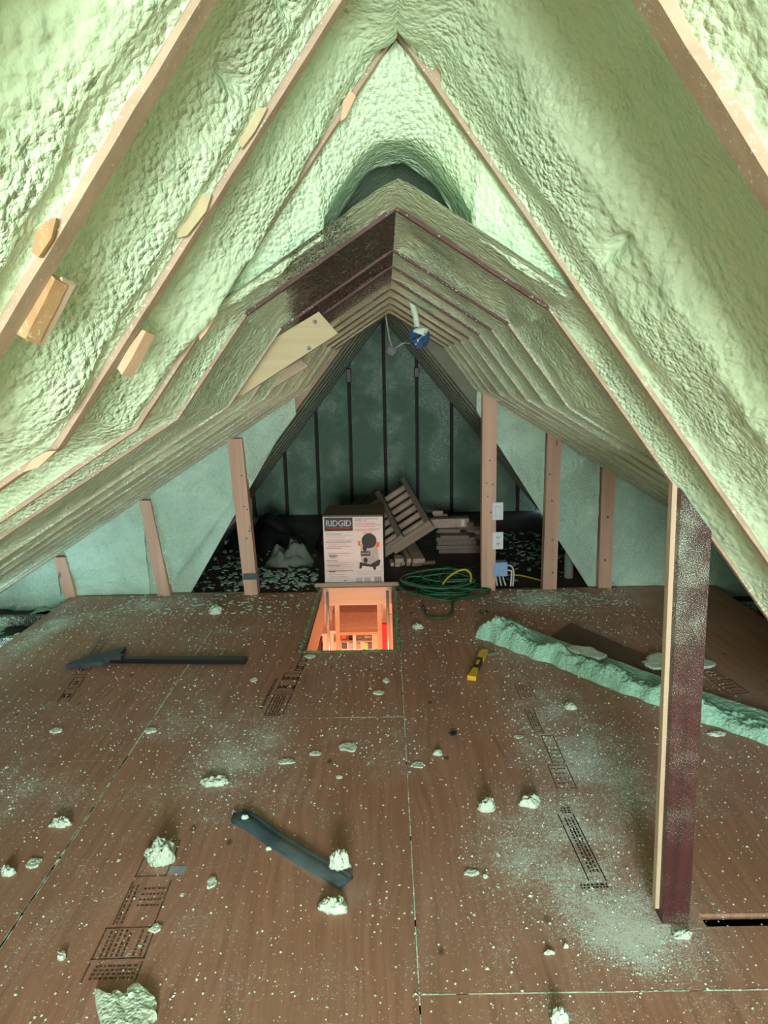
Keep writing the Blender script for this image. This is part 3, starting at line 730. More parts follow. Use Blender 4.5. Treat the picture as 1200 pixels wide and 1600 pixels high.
def flakes(name, cx, cy, sx, sy, n, smax, z, mat, label, seed, tilt=.5, hmax=.03):
    V = []; F = []; r = random.Random(seed); free = free_test()
    for _ in range(n):
        x, y = cx + max(-1.6, min(1.6, r.gauss(0, 1))) * sx, cy + max(-1.6, min(1.6, r.gauss(0, 1))) * sy
        s = r.uniform(.25, 1) * smax; R = Matrix.Rotation(r.random() * 6.3, 3, 'Z') @ Matrix.Rotation(r.uniform(-tilt, tilt), 3, 'X') @ Matrix.Rotation(r.uniform(-tilt, tilt), 3, 'Y')
        m = r.randint(5, 7); k = len(V); zz = z + s * tilt * .5 + r.random() ** 2 * hmax
        P = [Vector((math.cos(6.283 * i / m) * s * r.uniform(.6, 1.1), math.sin(6.283 * i / m) * s * r.uniform(.35, .8), 0)) for i in range(m)]
        if not free(x, y, zz, s * 1.35 + .003): continue
        for dz in (0, s * .22):
            for p in P: q = R @ (p + Vector((0, 0, dz))); V.append((x + q.x, y + q.y, zz + q.z))
        F += [tuple(k + i for i in range(m))[::-1], tuple(k + m + i for i in range(m))] + [(k + i, k + (i + 1) % m, k + m + (i + 1) % m, k + m + i) for i in range(m)]
    return fin(mesh(name, V, F, M[mat]), kind='stuff', label=label, cat='foam debris')
# foam strip -------------------------------------------------------
def foam_strip():
    A = at(742, 996, z=0); Bp = at(1010, 1098, z=0); C = at(1200, 1165, z=0)
    ctr = catmull([A, (A + Bp) / 2 + Vector((0, .02, 0)), Bp, C, C + (C - Bp) * .8], 1)
    pts = catmull(ctr, 56); n = len(pts); m = 44; V = np.zeros((n, m, 3))
    for i, p in enumerate(pts):
        d = (pts[min(i + 1, n - 1)] - pts[max(i - 1, 0)]).normalized(); q = Vector((-d.y, d.x, 0)); t = i / (n - 1)
        if q.y < 0: q = -q
        wd = .27 * min(1, (t * 9 + .12) ** .55) * (1 - .12 * t)
        for j in range(m):
            s = j / (m - 1); b = p + q * (s * wd)
            b += -q * (.03 * mn.noise(Vector((t * 22, 3, 0))) * (1 - s)) + d * (.02 * mn.noise(Vector((s * 5, 9, 0))) * (1 - t))
            hill = math.exp(-((s - .2 - .12 * mn.noise(Vector((t * 8, 4, 0)))) / .17) ** 2) * (.040 + .055 * mn.noise(Vector((t * 14, 0, 2)))) * (1 if t < .42 else max(.18, 1 - (t - .42) * 3))
            hill += .05 * math.exp(-((t - .57) / .035) ** 2 - ((s - .15) / .25) ** 2)
            hill += .07 * math.exp(-((t - .08) / .07) ** 2 - ((s - .5) / .35) ** 2)
            hh = .030 + hill + (.022 * mn.noise(Vector((t * 36, s * 8, 5))) + .026 * abs(mn.noise(Vector((t * 90, s * 16, 1))))) * max(.12, 1.25 - 1.6 * s + max(0, .6 - t * 4))
            e = min(1, s * 9, (1 - s) * 14, t * 26); hh *= max(0, e) ** .5
            V[i, j] = (b.x, b.y, .001 + max(hh, 0))
    idx = np.arange(n * m).reshape(n, m)
    F = np.stack([idx[:-1, :-1], idx[1:, :-1], idx[1:, 1:], idx[:-1, 1:]], -1).reshape(-1, 4).tolist()
    o = mesh('foam_strip', V.reshape(-1, 3), F, M['strip'], None, True)
    fin(o, label='long lumpy strip of mint foam lying on the floor behind the post', cat='foam strip')
foam_strip()
onstrip_ = chunk('foam_plate', 915, 1026, 62, 16, .012, 61, 'flat pale foam piece lying on the long green strip', flat=True, z=.050, rot=-.75)
clear_of(onstrip_, [bpy.data.objects['foam_strip']], (.0008, .0012, .0006))
strip_ = bpy.data.objects['foam_strip']; sv = [v.co for v in strip_.data.vertices]
far = [sv[i * 44 + 43] for i in range(0, len(sv) // 44, 4)]
far = [(v.x + .012, v.y + .016) for v in far if at(842, 984, z=0).x < v.x < at(1110, 1098, z=0).x]
q1, q2 = at(892, 976, z=0), at(1027, 1046, z=0)
b = B(); b.slab(far + [(q2.x + .06, q2.y + .02), (q1.x, q1.y)], .001, .013)
b.out('plywood_offcut', M['ply_under'], label='thin loose plywood offcut with a cut corner, behind the foam strip', cat='board')
clear_of(bpy.data.objects['plywood_offcut'], [strip_], (.002, .003, 0))
pl_ = chunk('foam_plate', 1060, 1036, 112, 34, .012, 62, 'pale foam plate lying behind the post and showing on both sides of it', flat=True, z=.0135)
clear_of(pl_, [strip_], (.001, .003, 0)); clear_of(pl_, [bpy.data.objects['plywood_offcut']], (0, 0, .001))
# post -------------------------------------------------------------
post = empty('support_post', (0, 0, 0), label='dark red stained post with pale edge strip and foam dust under the right rafter', cat='post')
pt = lambda x: 2.10 - 1.3272 * (x - XR)
post.location = (.765, 1.70, 0)
def postmesh(xb0, xb1, xt0, xt1, y0, y1, zb, name, mat, bev=0):
    b = B(); V = [(xb0, y0, zb), (xb1, y0, zb), (xb1, y1, zb), (xb0, y1, zb), (xt0, y0, pt(xt0)), (xt1, y0, pt(xt1)), (xt1, y1, pt(xt1)), (xt0, y1, pt(xt0))]
    b.add([Vector(v) - Vector(post.location) for v in V], [(0, 3, 2, 1), (4, 5, 6, 7), (0, 1, 5, 4), (1, 2, 6, 5), (2, 3, 7, 6), (3, 0, 4, 7)])
    return b.out(name, mat, post)
postmesh(.728, .802, .704, .784, 1.665, 1.712, .002, 'post_body', M['post_dark'])
postmesh(.7165, .7275, .691, .7035, 1.688, 1.711, .03, 'edge_strip', M['post_side'])
# putty knife ------------------------------------------------------
a_, c_ = at(737, 1064, z=0), at(757, 1022, z=0); d_ = (c_ - a_); kn = empty('folding_knife', a_, math.atan2(d_.y, d_.x), label='yellow and black handled knife lying before the foam strip', cat='knife')
L = d_.length; b = B(); b.slab([(0, -.022), (.0, .022), (L * .22, .016), (L * .30, .013), (L * .30, -.013), (L * .22, -.016)], .002, .026); b.out('pommel', M['yellow'], kn)
b = B(); b.slab([(L * .30, -.014), (L * .30, .014), (L * .66, .018), (L * .66, -.014)], .004, .03); b.out('grip', M['black'], kn)
b = B(); b.slab([(L * .40, -.006), (L * .40, .008), (L * .56, .010), (L * .56, -.006)], .030, .0315); b.out('emblem', M['yellow'], kn)
b = B(); b.slab([(L * .66, -.016), (L * .66, .018), (L * .92, .022), (L, .01), (L, -.018)], .003, .028); b.out('sleeve', M['yellow'], kn)
b = B(); b.slab([(L * .93, -.02), (L, -.045), (L * 1.05, -.075), (L * .99, -.08), (L * .88, -.03)], .008, .013); b.out('blade', M['metal'], kn)
# scraper with long black handle ------------------------------------
hb, he = at(172, 1030, z=.02), at(385, 1033, z=.012); d_ = he - hb
sc_ = empty('floor_scraper', hb, math.atan2(d_.y, d_.x), label='long black handled scraper lying on the far left sheet', cat='scraper')
b = B(); b.slab([(0, -.018), (d_.length * .65, -.024), (d_.length, -.024), (d_.length, .024), (d_.length * .65, .024), (0, .016)], -.015, .010); b.out('handle', M['black'], sc_)
b = B(); b.slab([(-.20, -.09), (-.02, -.05), (.03, .015), (.02, .16), (-.05, .10), (-.14, .03)], -.017, .006); b.out('blade', M['slate'], sc_, label='dull blue-grey blade')
b = B(); b.slab([(-.03, -.03), (.07, -.022), (.07, .02), (-.02, .04)], .0062, .022); b.out('socket', M['slate'], sc_)
# blue-grey tube in a plastic sleeve --------------------------------
t0, t1 = at(372, 1271, z=.015), at(540, 1376, z=.015); d_ = t1 - t0; tl = d_.length
tb = empty('plastic_channel', (t0.x, t0.y, 0), math.atan2(d_.y, d_.x), label='blue-grey plastic channel half in a clear bag, in the lower middle', cat='channel')
b = B(); n = 14; prof = [(-.034, .001), (-.036, .010), (-.026, .014), (-.012, .020), (.004, .019), (.014, .012), (.020, .018), (.030, .016), (.034, .008), (.033, .001)]
V = []; 
for i in range(n + 1):
    t = i / n
    for (q, z) in prof: V.append((t * tl + (.012 * math.sin(q * 160) if i == 0 else 0), q * (1 - .12 * t) + .004 * math.sin(t * 9), z * (1 + .15 * math.sin(t * 14))))
m = len(prof); b.add(V, [(i * m + j, (i + 1) * m + j, (i + 1) * m + j + 1, i * m + j + 1) for i in range(n) for j in range(m - 1)] + [tuple(range(m)), tuple(n * m + j for j in range(m))[::-1]] )
b.out('channel', M['bluegrey'], tb, smooth=True)
V = []; n = 26; m = 12
for i in range(n + 1):
    t = i / n; wdt = .040 + .022 * math.sin(t * 2.6); xx = tl * .45 + t * (tl * .72)
    for j in range(m + 1):
        s = j / m - .5
        V.append((xx, s * 2 * wdt + .025 * t - .09 * max(0, t - .6) ** 1.3 , .003 + .026 * math.cos(s * 3.0) * (1 - .75 * max(0, t - .55)) + .004 * mn.noise(Vector((t * 12, s * 9, 0)))))
mesh('plastic_sleeve', V, [(i * (m + 1) + j, (i + 1) * (m + 1) + j, (i + 1) * (m + 1) + j + 1, i * (m + 1) + j + 1) for i in range(n) for j in range(m)], M['film'], tb, True)
cp_ = at(374, 1268, z=.02)
cr1 = chunk('foam_crumb', 382, 1281, 12, 8, .01, 71, 'crumb sitting on the upper end of the channel', z=.018)
chunk('foam_crumb', 367, 1275, 10, 9, .014, 73, 'white crumb at the tip of the channel')
clear_of(lp1, [tb], (0, 0, .001)); clear_of(lp2, [tb, lp1], (0, -.002, 0)); clear_of(cr1, [tb], (0, 0, .001))
for o in [o for o in COL.objects if o.get('label', '').startswith('crumb against the left')]: clear_of(o, [tb], (-.002, -.001, 0))
# black plug bit
c = at(708, 1148, z=0); e = empty('cable_plug', c, .5, label='small black plug bit lying right of the centre joint', cat='plug')
B().box(-.014, .012, -.009, .009, 0, .014, .003).out('plug_body', M['black'], e); B().box(.012, .020, -.005, .005, .003, .009, .001).out('plug_tip', M['bluebox'], e)
B().box(-.022, -.014, -.004, -.001, .004, .008).out('pin', M['metal'], e); B().box(-.022, -.014, .001, .004, .004, .008).out('pin', M['metal'], e)
# QR-like sticker is left blank
c = at(277, 1360, z=0); b = B(); b.slab([(c.x - .026, c.y - .018), (c.x + .026, c.y - .018), (c.x + .026, c.y + .018), (c.x - .026, c.y + .018)], .0006, .0012)
b.out('sticker', M['grid'], floor)
# ------------------------------------------------------------------ ink stamps printed on the plywood
def stamp(corner_px, corner2_px, width, parts, seed, mat='ink'):
    """a stamp that runs along the sheet; corner_px = near left end, corner2_px = far left end"""
    A = at(*corner_px, z=0); Z = at(*corner2_px, z=0); d = (Z - A); L = d.length; a = math.atan2(d.y, d.x)
    b = B(); r = random.Random(seed)
    def R(u0, u1, v0, v1): b.slab([(u0, v0), (u1, v0), (u1, v1), (u0, v1)], .0004, .0008)
    def frame(u0, u1, v0, v1, w=.0042): R(u0, u1, v0, v0 + w); R(u0, u1, v1 - w, v1); R(u0, u0 + w, v0, v1); R(u1 - w, u1, v0, v1)
    for p in parts:
        k, u0, u1, v0, v1 = p[:5]; u0 *= L; u1 *= L; v0 *= -width; v1 *= -width; v0, v1 = min(v0, v1), max(v0, v1)
        if k == 'f': frame(u0, u1, v0, v1)
        elif k == 'e': R(u0, u1, v0, v0 + .004); R(u0, u1, v1 - .004, v1)
        elif k == 'l':                              # rows of small print running along the stamp
            for i in range(p[5]):
                v = v0 + (v1 - v0) * (i + .5) / p[5]; u = u0 + .004
                while u < u1 - .01:
                    w_ = r.uniform(.005, .016); R(u, min(u + w_, u1 - .004), v - .003, v + .003); u += w_ + r.uniform(.003, .007)
        elif k == 'r':                              # rows across
            for i in range(p[5]):
                u = u0 + (u1 - u0) * (i + .5) / p[5]; v = v0 + .004
                while v < v1 - .006:
                    w_ = r.uniform(.004, .012); R(u - .0034, u + .0034, v, min(v + w_, v1 - .003)); v += w_ + r.uniform(.002, .005)
        elif k == 't':
            V, F = text_mesh(p[5], p[6]); mt = Matrix.Translation(((u0 + u1) / 2, (v0 + v1) / 2, .0008)) @ Matrix.Rotation(-math.pi / 2, 4, 'Z')
            [b.add([mt @ v + Vector((dx, dy, 0)) for v in V], F) for dx, dy in ((0, 0), (.0016, 0), (0, .0016), (-.0016, 0))]
    o = b.out('ink_stamp', M[mat], floor); o.location = A; o.rotation_euler = (0, 0, a); return o
P1 = [('f', 0, .22, 0, 1), ('l', .01, .21, .15, .75, 4), ('r', .0, .03, .2, .9, 1), ('f', .24, .46, 0, 1), ('t', .26, .33, .1, .9, '6K 2', .045), ('t', .36, .43, .1, .9, '23/32', .036),
      ('f', .49, .72, .5, 1), ('t', .50, .56, .55, .95, '32', .04), ('r', .60, .70, .55, .95, 3), ('e', .72, .98, 0, .5), ('r', .75, .96, .1, .42, 5), ('l', .06, .40, -.42, -.22, 2)]
stamp((412, 1118), (475, 992), .085, P1, 1)
stamp((86, 1098), (158, 998), .062, [('e', 0, .16, .1, 1), ('t', .02, .14, .2, .8, '32', .05), ('f', .18, .34, .1, 1), ('t', .19, .33, .2, .9, '2', .055), ('f', .38, .62, 0, 1), ('t', .40, .50, .1, .9, '32', .036), ('r', .52, .60, .1, .9, 2), ('e', .64, 1.0, 0, .7), ('r', .66, .98, .1, .6, 8)], 2)
stamp((125, 1536), (222, 1330), .14, [('e', 0, .12, 0, 1), ('r', .01, .11, .1, .95, 4), ('f', .14, .36, 0, 1), ('l', .15, .35, .1, .6, 5), ('l', .15, .35, .7, .95, 2), ('e', .38, .72, .1, .95), ('l', .38, .70, .12, .32, 2), ('r', .5, .68, .4, .9, 4), ('f', .76, 1.1, .1, .8)], 3, 'ink_faded')
stamp((868, 1228), (803, 1068), .075, [('f', -.02, .16, 0, 1), ('r', 0, .15, .1, .9, 4), ('f', .18, .42, .3, 1), ('r', .2, .30, .35, .95, 3), ('e', .44, .70, 0, .55), ('l', .45, .69, .1, .5, 3), ('e', .80, 1, 0, 1), ('l', .82, .98, .15, .85, 4)], 4, 'ink_faded')
stamp((920, 1378), (866, 1262), .055, [('e', 0, .9, 0, 1), ('l', .1, .85, .25, .85, 3), ('r', -.08, -.02, -.6, 1, 2), ('r', .9, 1, .2, 1, 3)], 5)
stamp((747, 960), (722, 932), .10, [('t', 0, .2, 0, .9, '32', .08), ('r', .35, .9, 0, .9, 5)], 6)
stamp((1140, 1085), (1050, 1020), .10, [('f', 0, .3, 0, 1), ('r', .02, .28, .1, .9, 4), ('e', .34, .62, .1, .9), ('r', .36, .6, .2, .8, 4), ('r', .8, 1, .1, .9, 4)], 7)
# ------------------------------------------------------------------ the attic hatch
hatch = empty('attic_hatch', ((HX0 + HX1) / 2, (HY0 + HY1) / 2, 0), label='open attic hatch glowing orange from the room below, with folding ladder hardware', cat='hatch')
def hp(name, x0, x1, y0, y1, z0, z1, mat, bev=0, par=None, **k):
    b = B(); b.box(x0, x1, y0, y1, z0, z1, bev); o = hatch.location
    b.V = [(v[0] - o.x, v[1] - o.y, v[2]) for v in b.V]; return b.out(name, mat, par or hatch, **k)
hp('side_board', HX0 - .022, HX0, HY0 - .02, HY1 + .02, -.24, -.001, M['framewood'])
hp('side_board', HX1, HX1 + .022, HY0 - .02, HY1 + .02, -.24, -.001, M['framewood'])
hp('end_board', HX0, HX1, HY1, HY1 + .022, -.125, -.001, M['framewood']); hp('end_board', HX0, HX1, HY0 - .022, HY0, -.24, -.001, M['framewood'])
for s, x in ((1, HX0 + .004), (-1, HX1 - .030)):
    hp('hinge_plate', x, x + .026, HY1 - .012, HY1 - .004, -.12, -.01, M['metal'], .002)
    hp('hinge_plate', x + .012, x + .034, HY1 - .03, HY1 - .016, -.30, -.19, M['metal'], .002)
    xx = HX0 + .03 if s > 0 else HX1 - .03
    b = B(); b.tube([(xx - hatch.location.x, HY1 - .03 - hatch.location.y, -.02), (xx - hatch.location.x, HY1 - .06 - hatch.location.y, -.60)], .010, 8); b.out('spring_arm', M['metal'], hatch, smooth=True)
    b = B(); xr = HX0 + .09 if s > 0 else HX1 - .09
    b.box(xr - .016 - hatch.location.x, xr + .016 - hatch.location.x, HY1 + .01 - hatch.location.y, HY1 + .06 - hatch.location.y, -1.6, -.125, .002); b.out('ladder_rail', M['framewood'], hatch)
for z in (-.36, -.62, -.9): hp('ladder_tread', HX0 + .10, HX1 - .10, HY1 + .012, HY1 + .09, z, z + .022, M['framewood'])
b = B(); pts = [(HX0 + .05, 4.15, -.16), (HX0 + .045, 4.16, -.24), (HX0 + .055, 4.2, -.5)]
b.tube([(p[0] - hatch.location.x - .01, p[1] - hatch.location.y, p[2]) for p in pts], .005, 6); b.out('pull_cord', M['ink'], hatch)
# foam crust round the rim
b = B(); r = random.Random(4)
def crust(x0, y0, x1, y1, n):
    for i in range(n):
        t = i / n; s = r.uniform(.006, .016); x, y = x0 + (x1 - x0) * t + r.uniform(-.006, .006), y0 + (y1 - y0) * t + r.uniform(-.006, .006)
        k = len(b.V); b.V += [(x + math.cos(q * 1.05) * s, y + math.sin(q * 1.05) * s * 1.3, .0005) for q in range(6)] + [(x, y, s * .7)]
        b.F += [(k + q, k + (q + 1) % 6, k + 6) for q in range(6)]
crust(HX0 - .02, HY0 - .02, HX1 + .02, HY0 - .02, 70); crust(HX0 - .03, HY0, HX0 - .03, HY1, 70); crust(HX1 + .028, HY0, HX1 + .028, HY1, 90)
b.V = [(v[0] - hatch.location.x, v[1] - hatch.location.y, v[2]) for v in b.V]
b.out('foam_crust', foam_mat('green crust', (.22, .30, .16)), hatch, kind='stuff')
B().box(-.535, .075, HY1 + .028, HY1 + .062, -.012, .022, .012).out('wood_strip', M['lumber_x'], label='rounded pale wood strip between the hatch and the vacuum box', cat='wood strip')
# room below -------------------------------------------------------
rb = B(); rx0, rx1, ry0, ry1, rz = -1.3, .9, 3.0, 5.722, -2.3
rb.box(rx0, rx1, ry1, ry1 + .05, rz, -.125); rb.box(rx0 - .05, rx0, ry0, ry1, rz, -.125); rb.box(rx1, rx1 + .05, ry0, ry1, rz, -.125)
rb.box(rx0, rx1, ry0 - .05, ry0, rz, -.125); rb.box(rx0, rx1, ry0, ry1, rz - .05, rz)
rb.box(rx0, HX0 - .022, ry0, ry1, -.14, -.127); rb.box(HX1 + .022, rx1, ry0, ry1, -.14, -.127); rb.box(HX0 - .022, HX1 + .022, ry0, HY0 - .022, -.14, -.127); rb.box(HX0 - .022, HX1 + .022, HY1 + .03, ry1, -.14, -.127)
rb.out('wall_room_below', M['cream'], kind='structure')
yb = 5.55
def rp(name, px0, px1, py0, py1, y, th, mat, par=None, bev=.002, **k):
    a, c = at(px0, py1, y=y), at(px1, py0, y=y); a.z = max(a.z, rz + .001); b = B(); b.box(a.x, c.x, y, y + th, a.z, c.z, bev); return b.out(name, mat, par, **k)
dr = rp('header_panel', 520, 592, 956, 986, 5.50, .221, M['brownpanel'], label='brown panel seen down through the hatch', cat='panel')
ra, rc = at(518, 990, y=5.60), at(594, 1060, y=5.60)
cab = empty('picture_shelf', (0, 0, 0), label='cream shelf with small pictures seen down through the hatch', cat='shelf')
rp('back', 522, 590, 984, 1290, 5.70, .02, M['cream'], cab); rp('top', 514, 598, 984, 990, 5.60, .10, M['cream'], cab)
rp('upright', 514, 521, 990, 1290, 5.60, .1, M['cream'], cab); rp('upright', 588, 598, 990, 1290, 5.60, .1, M['framewood'], cab); rp('middle_rail', 521, 588, 1002, 1004, 5.62, .08, M['cream'], cab); rp('divider', 553, 556, 990, 1060, 5.62, .08, M['cream'], cab)
for i, (a, c, d, e, m) in enumerate([(534, 541, 993, 1000, 'orange'), (545, 550, 993, 1000, 'maroon'), (558, 566, 996, 1001, 'grid'), (529, 532, 1004, 1014, 'maroon'), (534, 542, 1005, 1014, 'black'), (545, 552, 1005, 1014, 'grid'), (558, 563, 1006, 1014, 'redtext'), (569, 574, 1005, 1014, 'yellow'), (575, 582, 1005, 1014, 'black'), (570, 580, 994, 1000, 'silver')]):
    rp('picture', a, c, d, e, 5.66, .012, M[m], cab, .0005)
rp('red_cloth', 597, 605, 975, 1060, 5.567, .031, M['redbag'], label='red cloth hanging in the room below the hatch', cat='cloth')
rp('dark_cabinet', 486, 502, 1001, 1345, 5.2, .10, M['maroon'], label='dark maroon cabinet corner seen through the hatch', cat='cabinet')
# ------------------------------------------------------------------ boxed vacuum
bx = empty('vacuum_box', (-.25, 4.84, -.010), math.radians(-1.5), label='white-fronted vacuum carton with black brand panel standing behind the hatch', cat='box')
W2, H2, D2 = .213, .515, .40
B().box(-W2, W2, .003, D2, 0, H2, .003).out('carton', M['card'], bx)
B().box(-W2 + .004, W2 - .001, 0, .0032, .004, H2 - .012).out('front_print', M['paper'], bx)
for (a, c, y0, y1) in ((-.17, -.07, .02, .07), (.0, .17, .015, .05)): B().box(a, c, y0, y1, H2, H2 + .0012).out('hand_hole', M['black'], bx)
B().box(-W2 + .01, W2 - .01, .195, .205, H2, H2 + .0008).out('flap_seam', M['black'], bx)
PX = lambda u: -W2 + 2 * W2 * u; PZ = lambda v: (H2 - .008) * (1 - v)
def bar(b, u0, u1, v0, v1, y=-.0006): b.box(PX(u0), PX(u1), y, .0, PZ(v1), PZ(v0))
b = B(); bar(b, .03, .50, .015, .205); b.out('brand_panel', M['black'], bx)
V, F = text_mesh('RIDGID', .062); b = B(); mt = Matrix.Translation((PX(.265), -.0012, PZ(.10))) @ Matrix.Rotation(math.pi / 2, 4, 'X') @ Matrix.Diagonal((.88, 1, 1, 1))
bo = [(0, 0), (.0012, 0), (0, .0012), (-.0012, 0), (0, -.0012)]
for dx, dz in bo: b.add([mt @ v + Vector((dx, 0, dz)) for v in V], F)
b.out('brand_lettering', M['white'], bx)
b = B(); bar(b, .07, .46, .155, .168, -.0012); b.out('red_underline', M['red'], bx)
def prt(name, txt, size, u, v, mat):
    V, F = text_mesh(txt, size); mt = Matrix.Translation((PX(u), -.0008, PZ(v))) @ Matrix.Rotation(math.pi / 2, 4, 'X'); b = B(); b.add([mt @ q for q in V], F); return b.out(name, M[mat], bx)
prt('title_lettering', '16 Gallon Stainless Steel', .0165, .72, .035, 'black'); prt('title_lettering', 'Wet/Dry Vac', .0165, .63, .062, 'black')
b = B(); r = random.Random(8)
for v in (.095, .118, .141, .18, .20): bar(b, .53, r.uniform(.85, .98), v, v + .008)
for v in (.29, .33, .39, .42, .52, .55, .66, .69, .72, .75, .79, .83, .86): bar(b, .08, r.uniform(.35, .5), v, v + .005)
b.out('small_print', M['redtext'], bx)
b = B()
for v in (.245, .36, .45, .63, .70, .775): bar(b, .05, r.uniform(.2, .49), v, v + .008)
for v in (.27, .345, .43, .525, .69, .775, .895): bar(b, .06, .5, v, v + .0025)
for v in (.79, .83, .87): bar(b, .56, .96, v, v + .003)
b.out('small_print', M['greytext'], bx)
b = B()
for k_ in range(14): 
    a = 2 * math.pi * k_ / 14; a2 = 2 * math.pi * (k_ + 1) / 14
    cx, cz = PX(.16), PZ(.565); b.add([(cx + .032 * math.cos(q) * s, -.0008, cz + .014 * math.sin(q) * s) for q, s in ((a, 1), (a2, 1), (a2, .8), (a, .8))], [(3, 2, 1, 0)])
b.out('emblem_print', M['greytext'], bx)
for q in ((.11, .20, .555, .58), (.08, .19, .78, .80), (.33, .37, .915, .93)): b = B(); bar(b, *q); b.out('emblem_print', M['greytext'], bx)
for (a, c) in ((.53, .64), (.67, .78)):
    b = B()
    for v in (.885, .91, .935, .96): bar(b, a, c, v, v + .017)
    b.out('table_print', M['grid'], bx)
b = B(); u = .845
while u < .955: w_ = r.choice((.004, .008)); bar(b, u, u + w_, .87, .955); u += w_ + .006
b.out('barcode', M['black'], bx); b = B(); bar(b, .84, .96, .968, .982); b.out('footer_print', M['greytext'], bx); b = B(); bar(b, .02, .5, .99, .997); b.out('footer_print', M['greytext'], bx)
# printed picture of the vacuum
def ell(b, cu, cv, ru, rv, y, a0=0, a1=2 * math.pi, n=18):
    V = [(PX(cu), y, PZ(cv))] + [(PX(cu) + ru * 2 * W2 * math.cos(a0 + (a1 - a0) * i / n), y, PZ(cv) + rv * H2 * math.sin(a0 + (a1 - a0) * i / n)) for i in range(n + 1)]
    b.add(V, [(0, i + 1, i + 2) for i in range(n)])
b = B(); V = [(PX(u), -.0009, PZ(v)) for u, v in [(.62, .40), (.90, .40), (.93, .66), (.80, .70), (.63, .66)]]; b.add(V, [(0, 4, 3, 2, 1)]); b.out('drum_print', M['silver'], bx)
b = B(); ell(b, .765, .35, .125, .105, -.0010); V = [(PX(u), -.0010, PZ(v)) for u, v in [(.62, .66), (.78, .69), (.92, .62), (.95, .63), (.93, .70), (.87, .73), (.87, .77), (.83, .77), (.82, .73), (.64, .71), (.63, .75), (.59, .75), (.60, .66)]]; b.add(V, [tuple(range(13))[::-1]]); ell(b, .70, .63, .035, .04, -.0011); ell(b, .69, .455, .035, .045, -.0011); b.out('lid_print', M['black'], bx)
b = B(); bar(b, .62, .78, .50, .565, -.0011); b.out('drum_badge', M['black'], bx); 
V, F = text_mesh('RIDGID', .018); b = B(); mt = Matrix.Translation((PX(.70), -.0015, PZ(.532))) @ Matrix.Rotation(math.pi / 2, 4, 'X'); b.add([mt @ v for v in V], F); b.out('badge_lettering', M['white'], bx)
b = B(); bar(b, .88, .935, .37, .44, -.0011); b.out('latch_print', M['orange'], bx); b = B(); bar(b, .58, .62, .35, .42, -.0011); b.out('latch_print', M['orange'], bx); b = B(); bar(b, .66, .82, .235, .245, -.0011); b.out('handle_print', M['orange'], bx)
# ------------------------------------------------------------------ slatted wooden ladder sections and lumber behind the box
def slatted(org, label, left=False):
    e = empty('slatted_ladder', org, label=label, cat='ladder section')
    X = Vector((.84, 0, .54)).normalized(); Y = Vector((-.30, .82, .46)); Y = (Y - X * Y.dot(X)).normalized(); Z = X.cross(Y)
    R = Matrix((X, Y, Z)).transposed().to_4x4(); e.matrix_world = Matrix.Translation(org) @ R
    B().box(-.20 if left else -.34, .04, -.025, .0, -.095, .0, .002).out('front_board', M['lumber_x'], e)
    B().box(-.005, .04, .001, .60, -.095, .0, .002).out('side_board', M['greywood'], e)
    if left: B().box(-.198, -.16, .001, .60, -.095, .0, .002).out('side_board', M['greywood'], e)
    for i in range(6):
        y = .05 + i * .092; b = B(); b.tube([(-.159 if left else -.198, y, -.028), (-.006, y, -.028)], .026, 10); b.out('slat', M['lumber_x'], e, smooth=True)
    return e
la1 = slatted(at(664, 817, y=5.45), 'upper slatted wooden ladder section, right of its twin, leaning on lumber')
la2 = slatted(at(664, 817, y=5.45) + Vector((.84, 0, .54)).normalized() * -.247 + Vector((-.30, .82, .46)).normalized() * .032, 'lower slatted wooden ladder section half hidden by the vacuum box', True)
def board(c0, c1, wd, th, mat, label, name='lumber_board', cat='board', group=None, par=None, roll=0):
    c0, c1 = Vector(c0), Vector(c1); d = (c1 - c0); Y = d.normalized(); X = Y.cross(Vector((0, 0, 1))).normalized(); Z = X.cross(Y)
    e = B(); e.box(-wd / 2, wd / 2, 0, d.length, -th / 2, th / 2, .002)
    o = e.out(name, mat, par, label=label, cat=cat, group=group); o.matrix_world = Matrix.Translation(c0) @ Matrix((X, Y, Z)).transposed().to_4x4() @ Matrix.Rotation(roll, 4, 'Y'); return o
ZF = -.0118
pile = [(.235, .095, .036, 1, 'wide board end on top right of the pile right of the box'), (.160, .036, .034, 1, 'narrow stick end in the middle of the top layer of the pile'), (.085, .068, .034, 1, 'upper left board end of the pile beside the box'),
        (.225, .085, .030, 0, 'board end under the wide top board'), (.158, .032, .030, 0, 'small square stick end under the middle stick'), (.117, .032, .030, 0, 'stick end between the square stick and the flat left board'), (.073, .044, .030, 0, 'flat board end at the lower left of the pile'), (.030, .028, .030, 0, 'leftmost small stick end of the pile beside the box')]
for i, (x, wd, th, lay, lab) in enumerate(pile):
    z = ZF + (.0155 if lay == 0 else .0315 + th / 2); y = 5.30 + (.012 * (i % 3) if lay else .018 + .014 * (i % 3))
    board((x - .10 * (y - 5.3), y, z), (x - .10 * (y - 5.3) - (.011 if x < .13 else .09), y + (.11 if x < .13 else .90), z), wd, th, M['lumber'], lab)
front_names = ('lowest', 'second', 'third', 'fourth', 'fifth', 'top')
for i in range(6):                        # front stack; its fifth board is pulled forward
    yy = (5.76, 5.755, 5.765, 5.75, 5.665, 5.76)[i]; x0, x1 = ((.42, .86), (.40, .82), (.41, .735), (.40, .725), (.427, .66), (.42, .60))[i]; z = ZF + .0178 + .0353 * i
    board((x0, yy + .005, z), (x1, yy - .005, z), .14, .035, M['greywood'], front_names[i] + ' dark board of the front stack right of the slatted sections')
zt_ = ZF + .0353 * 6 + .001
p, q = at(672, 808, y=5.75), at(728, 815, y=5.78)
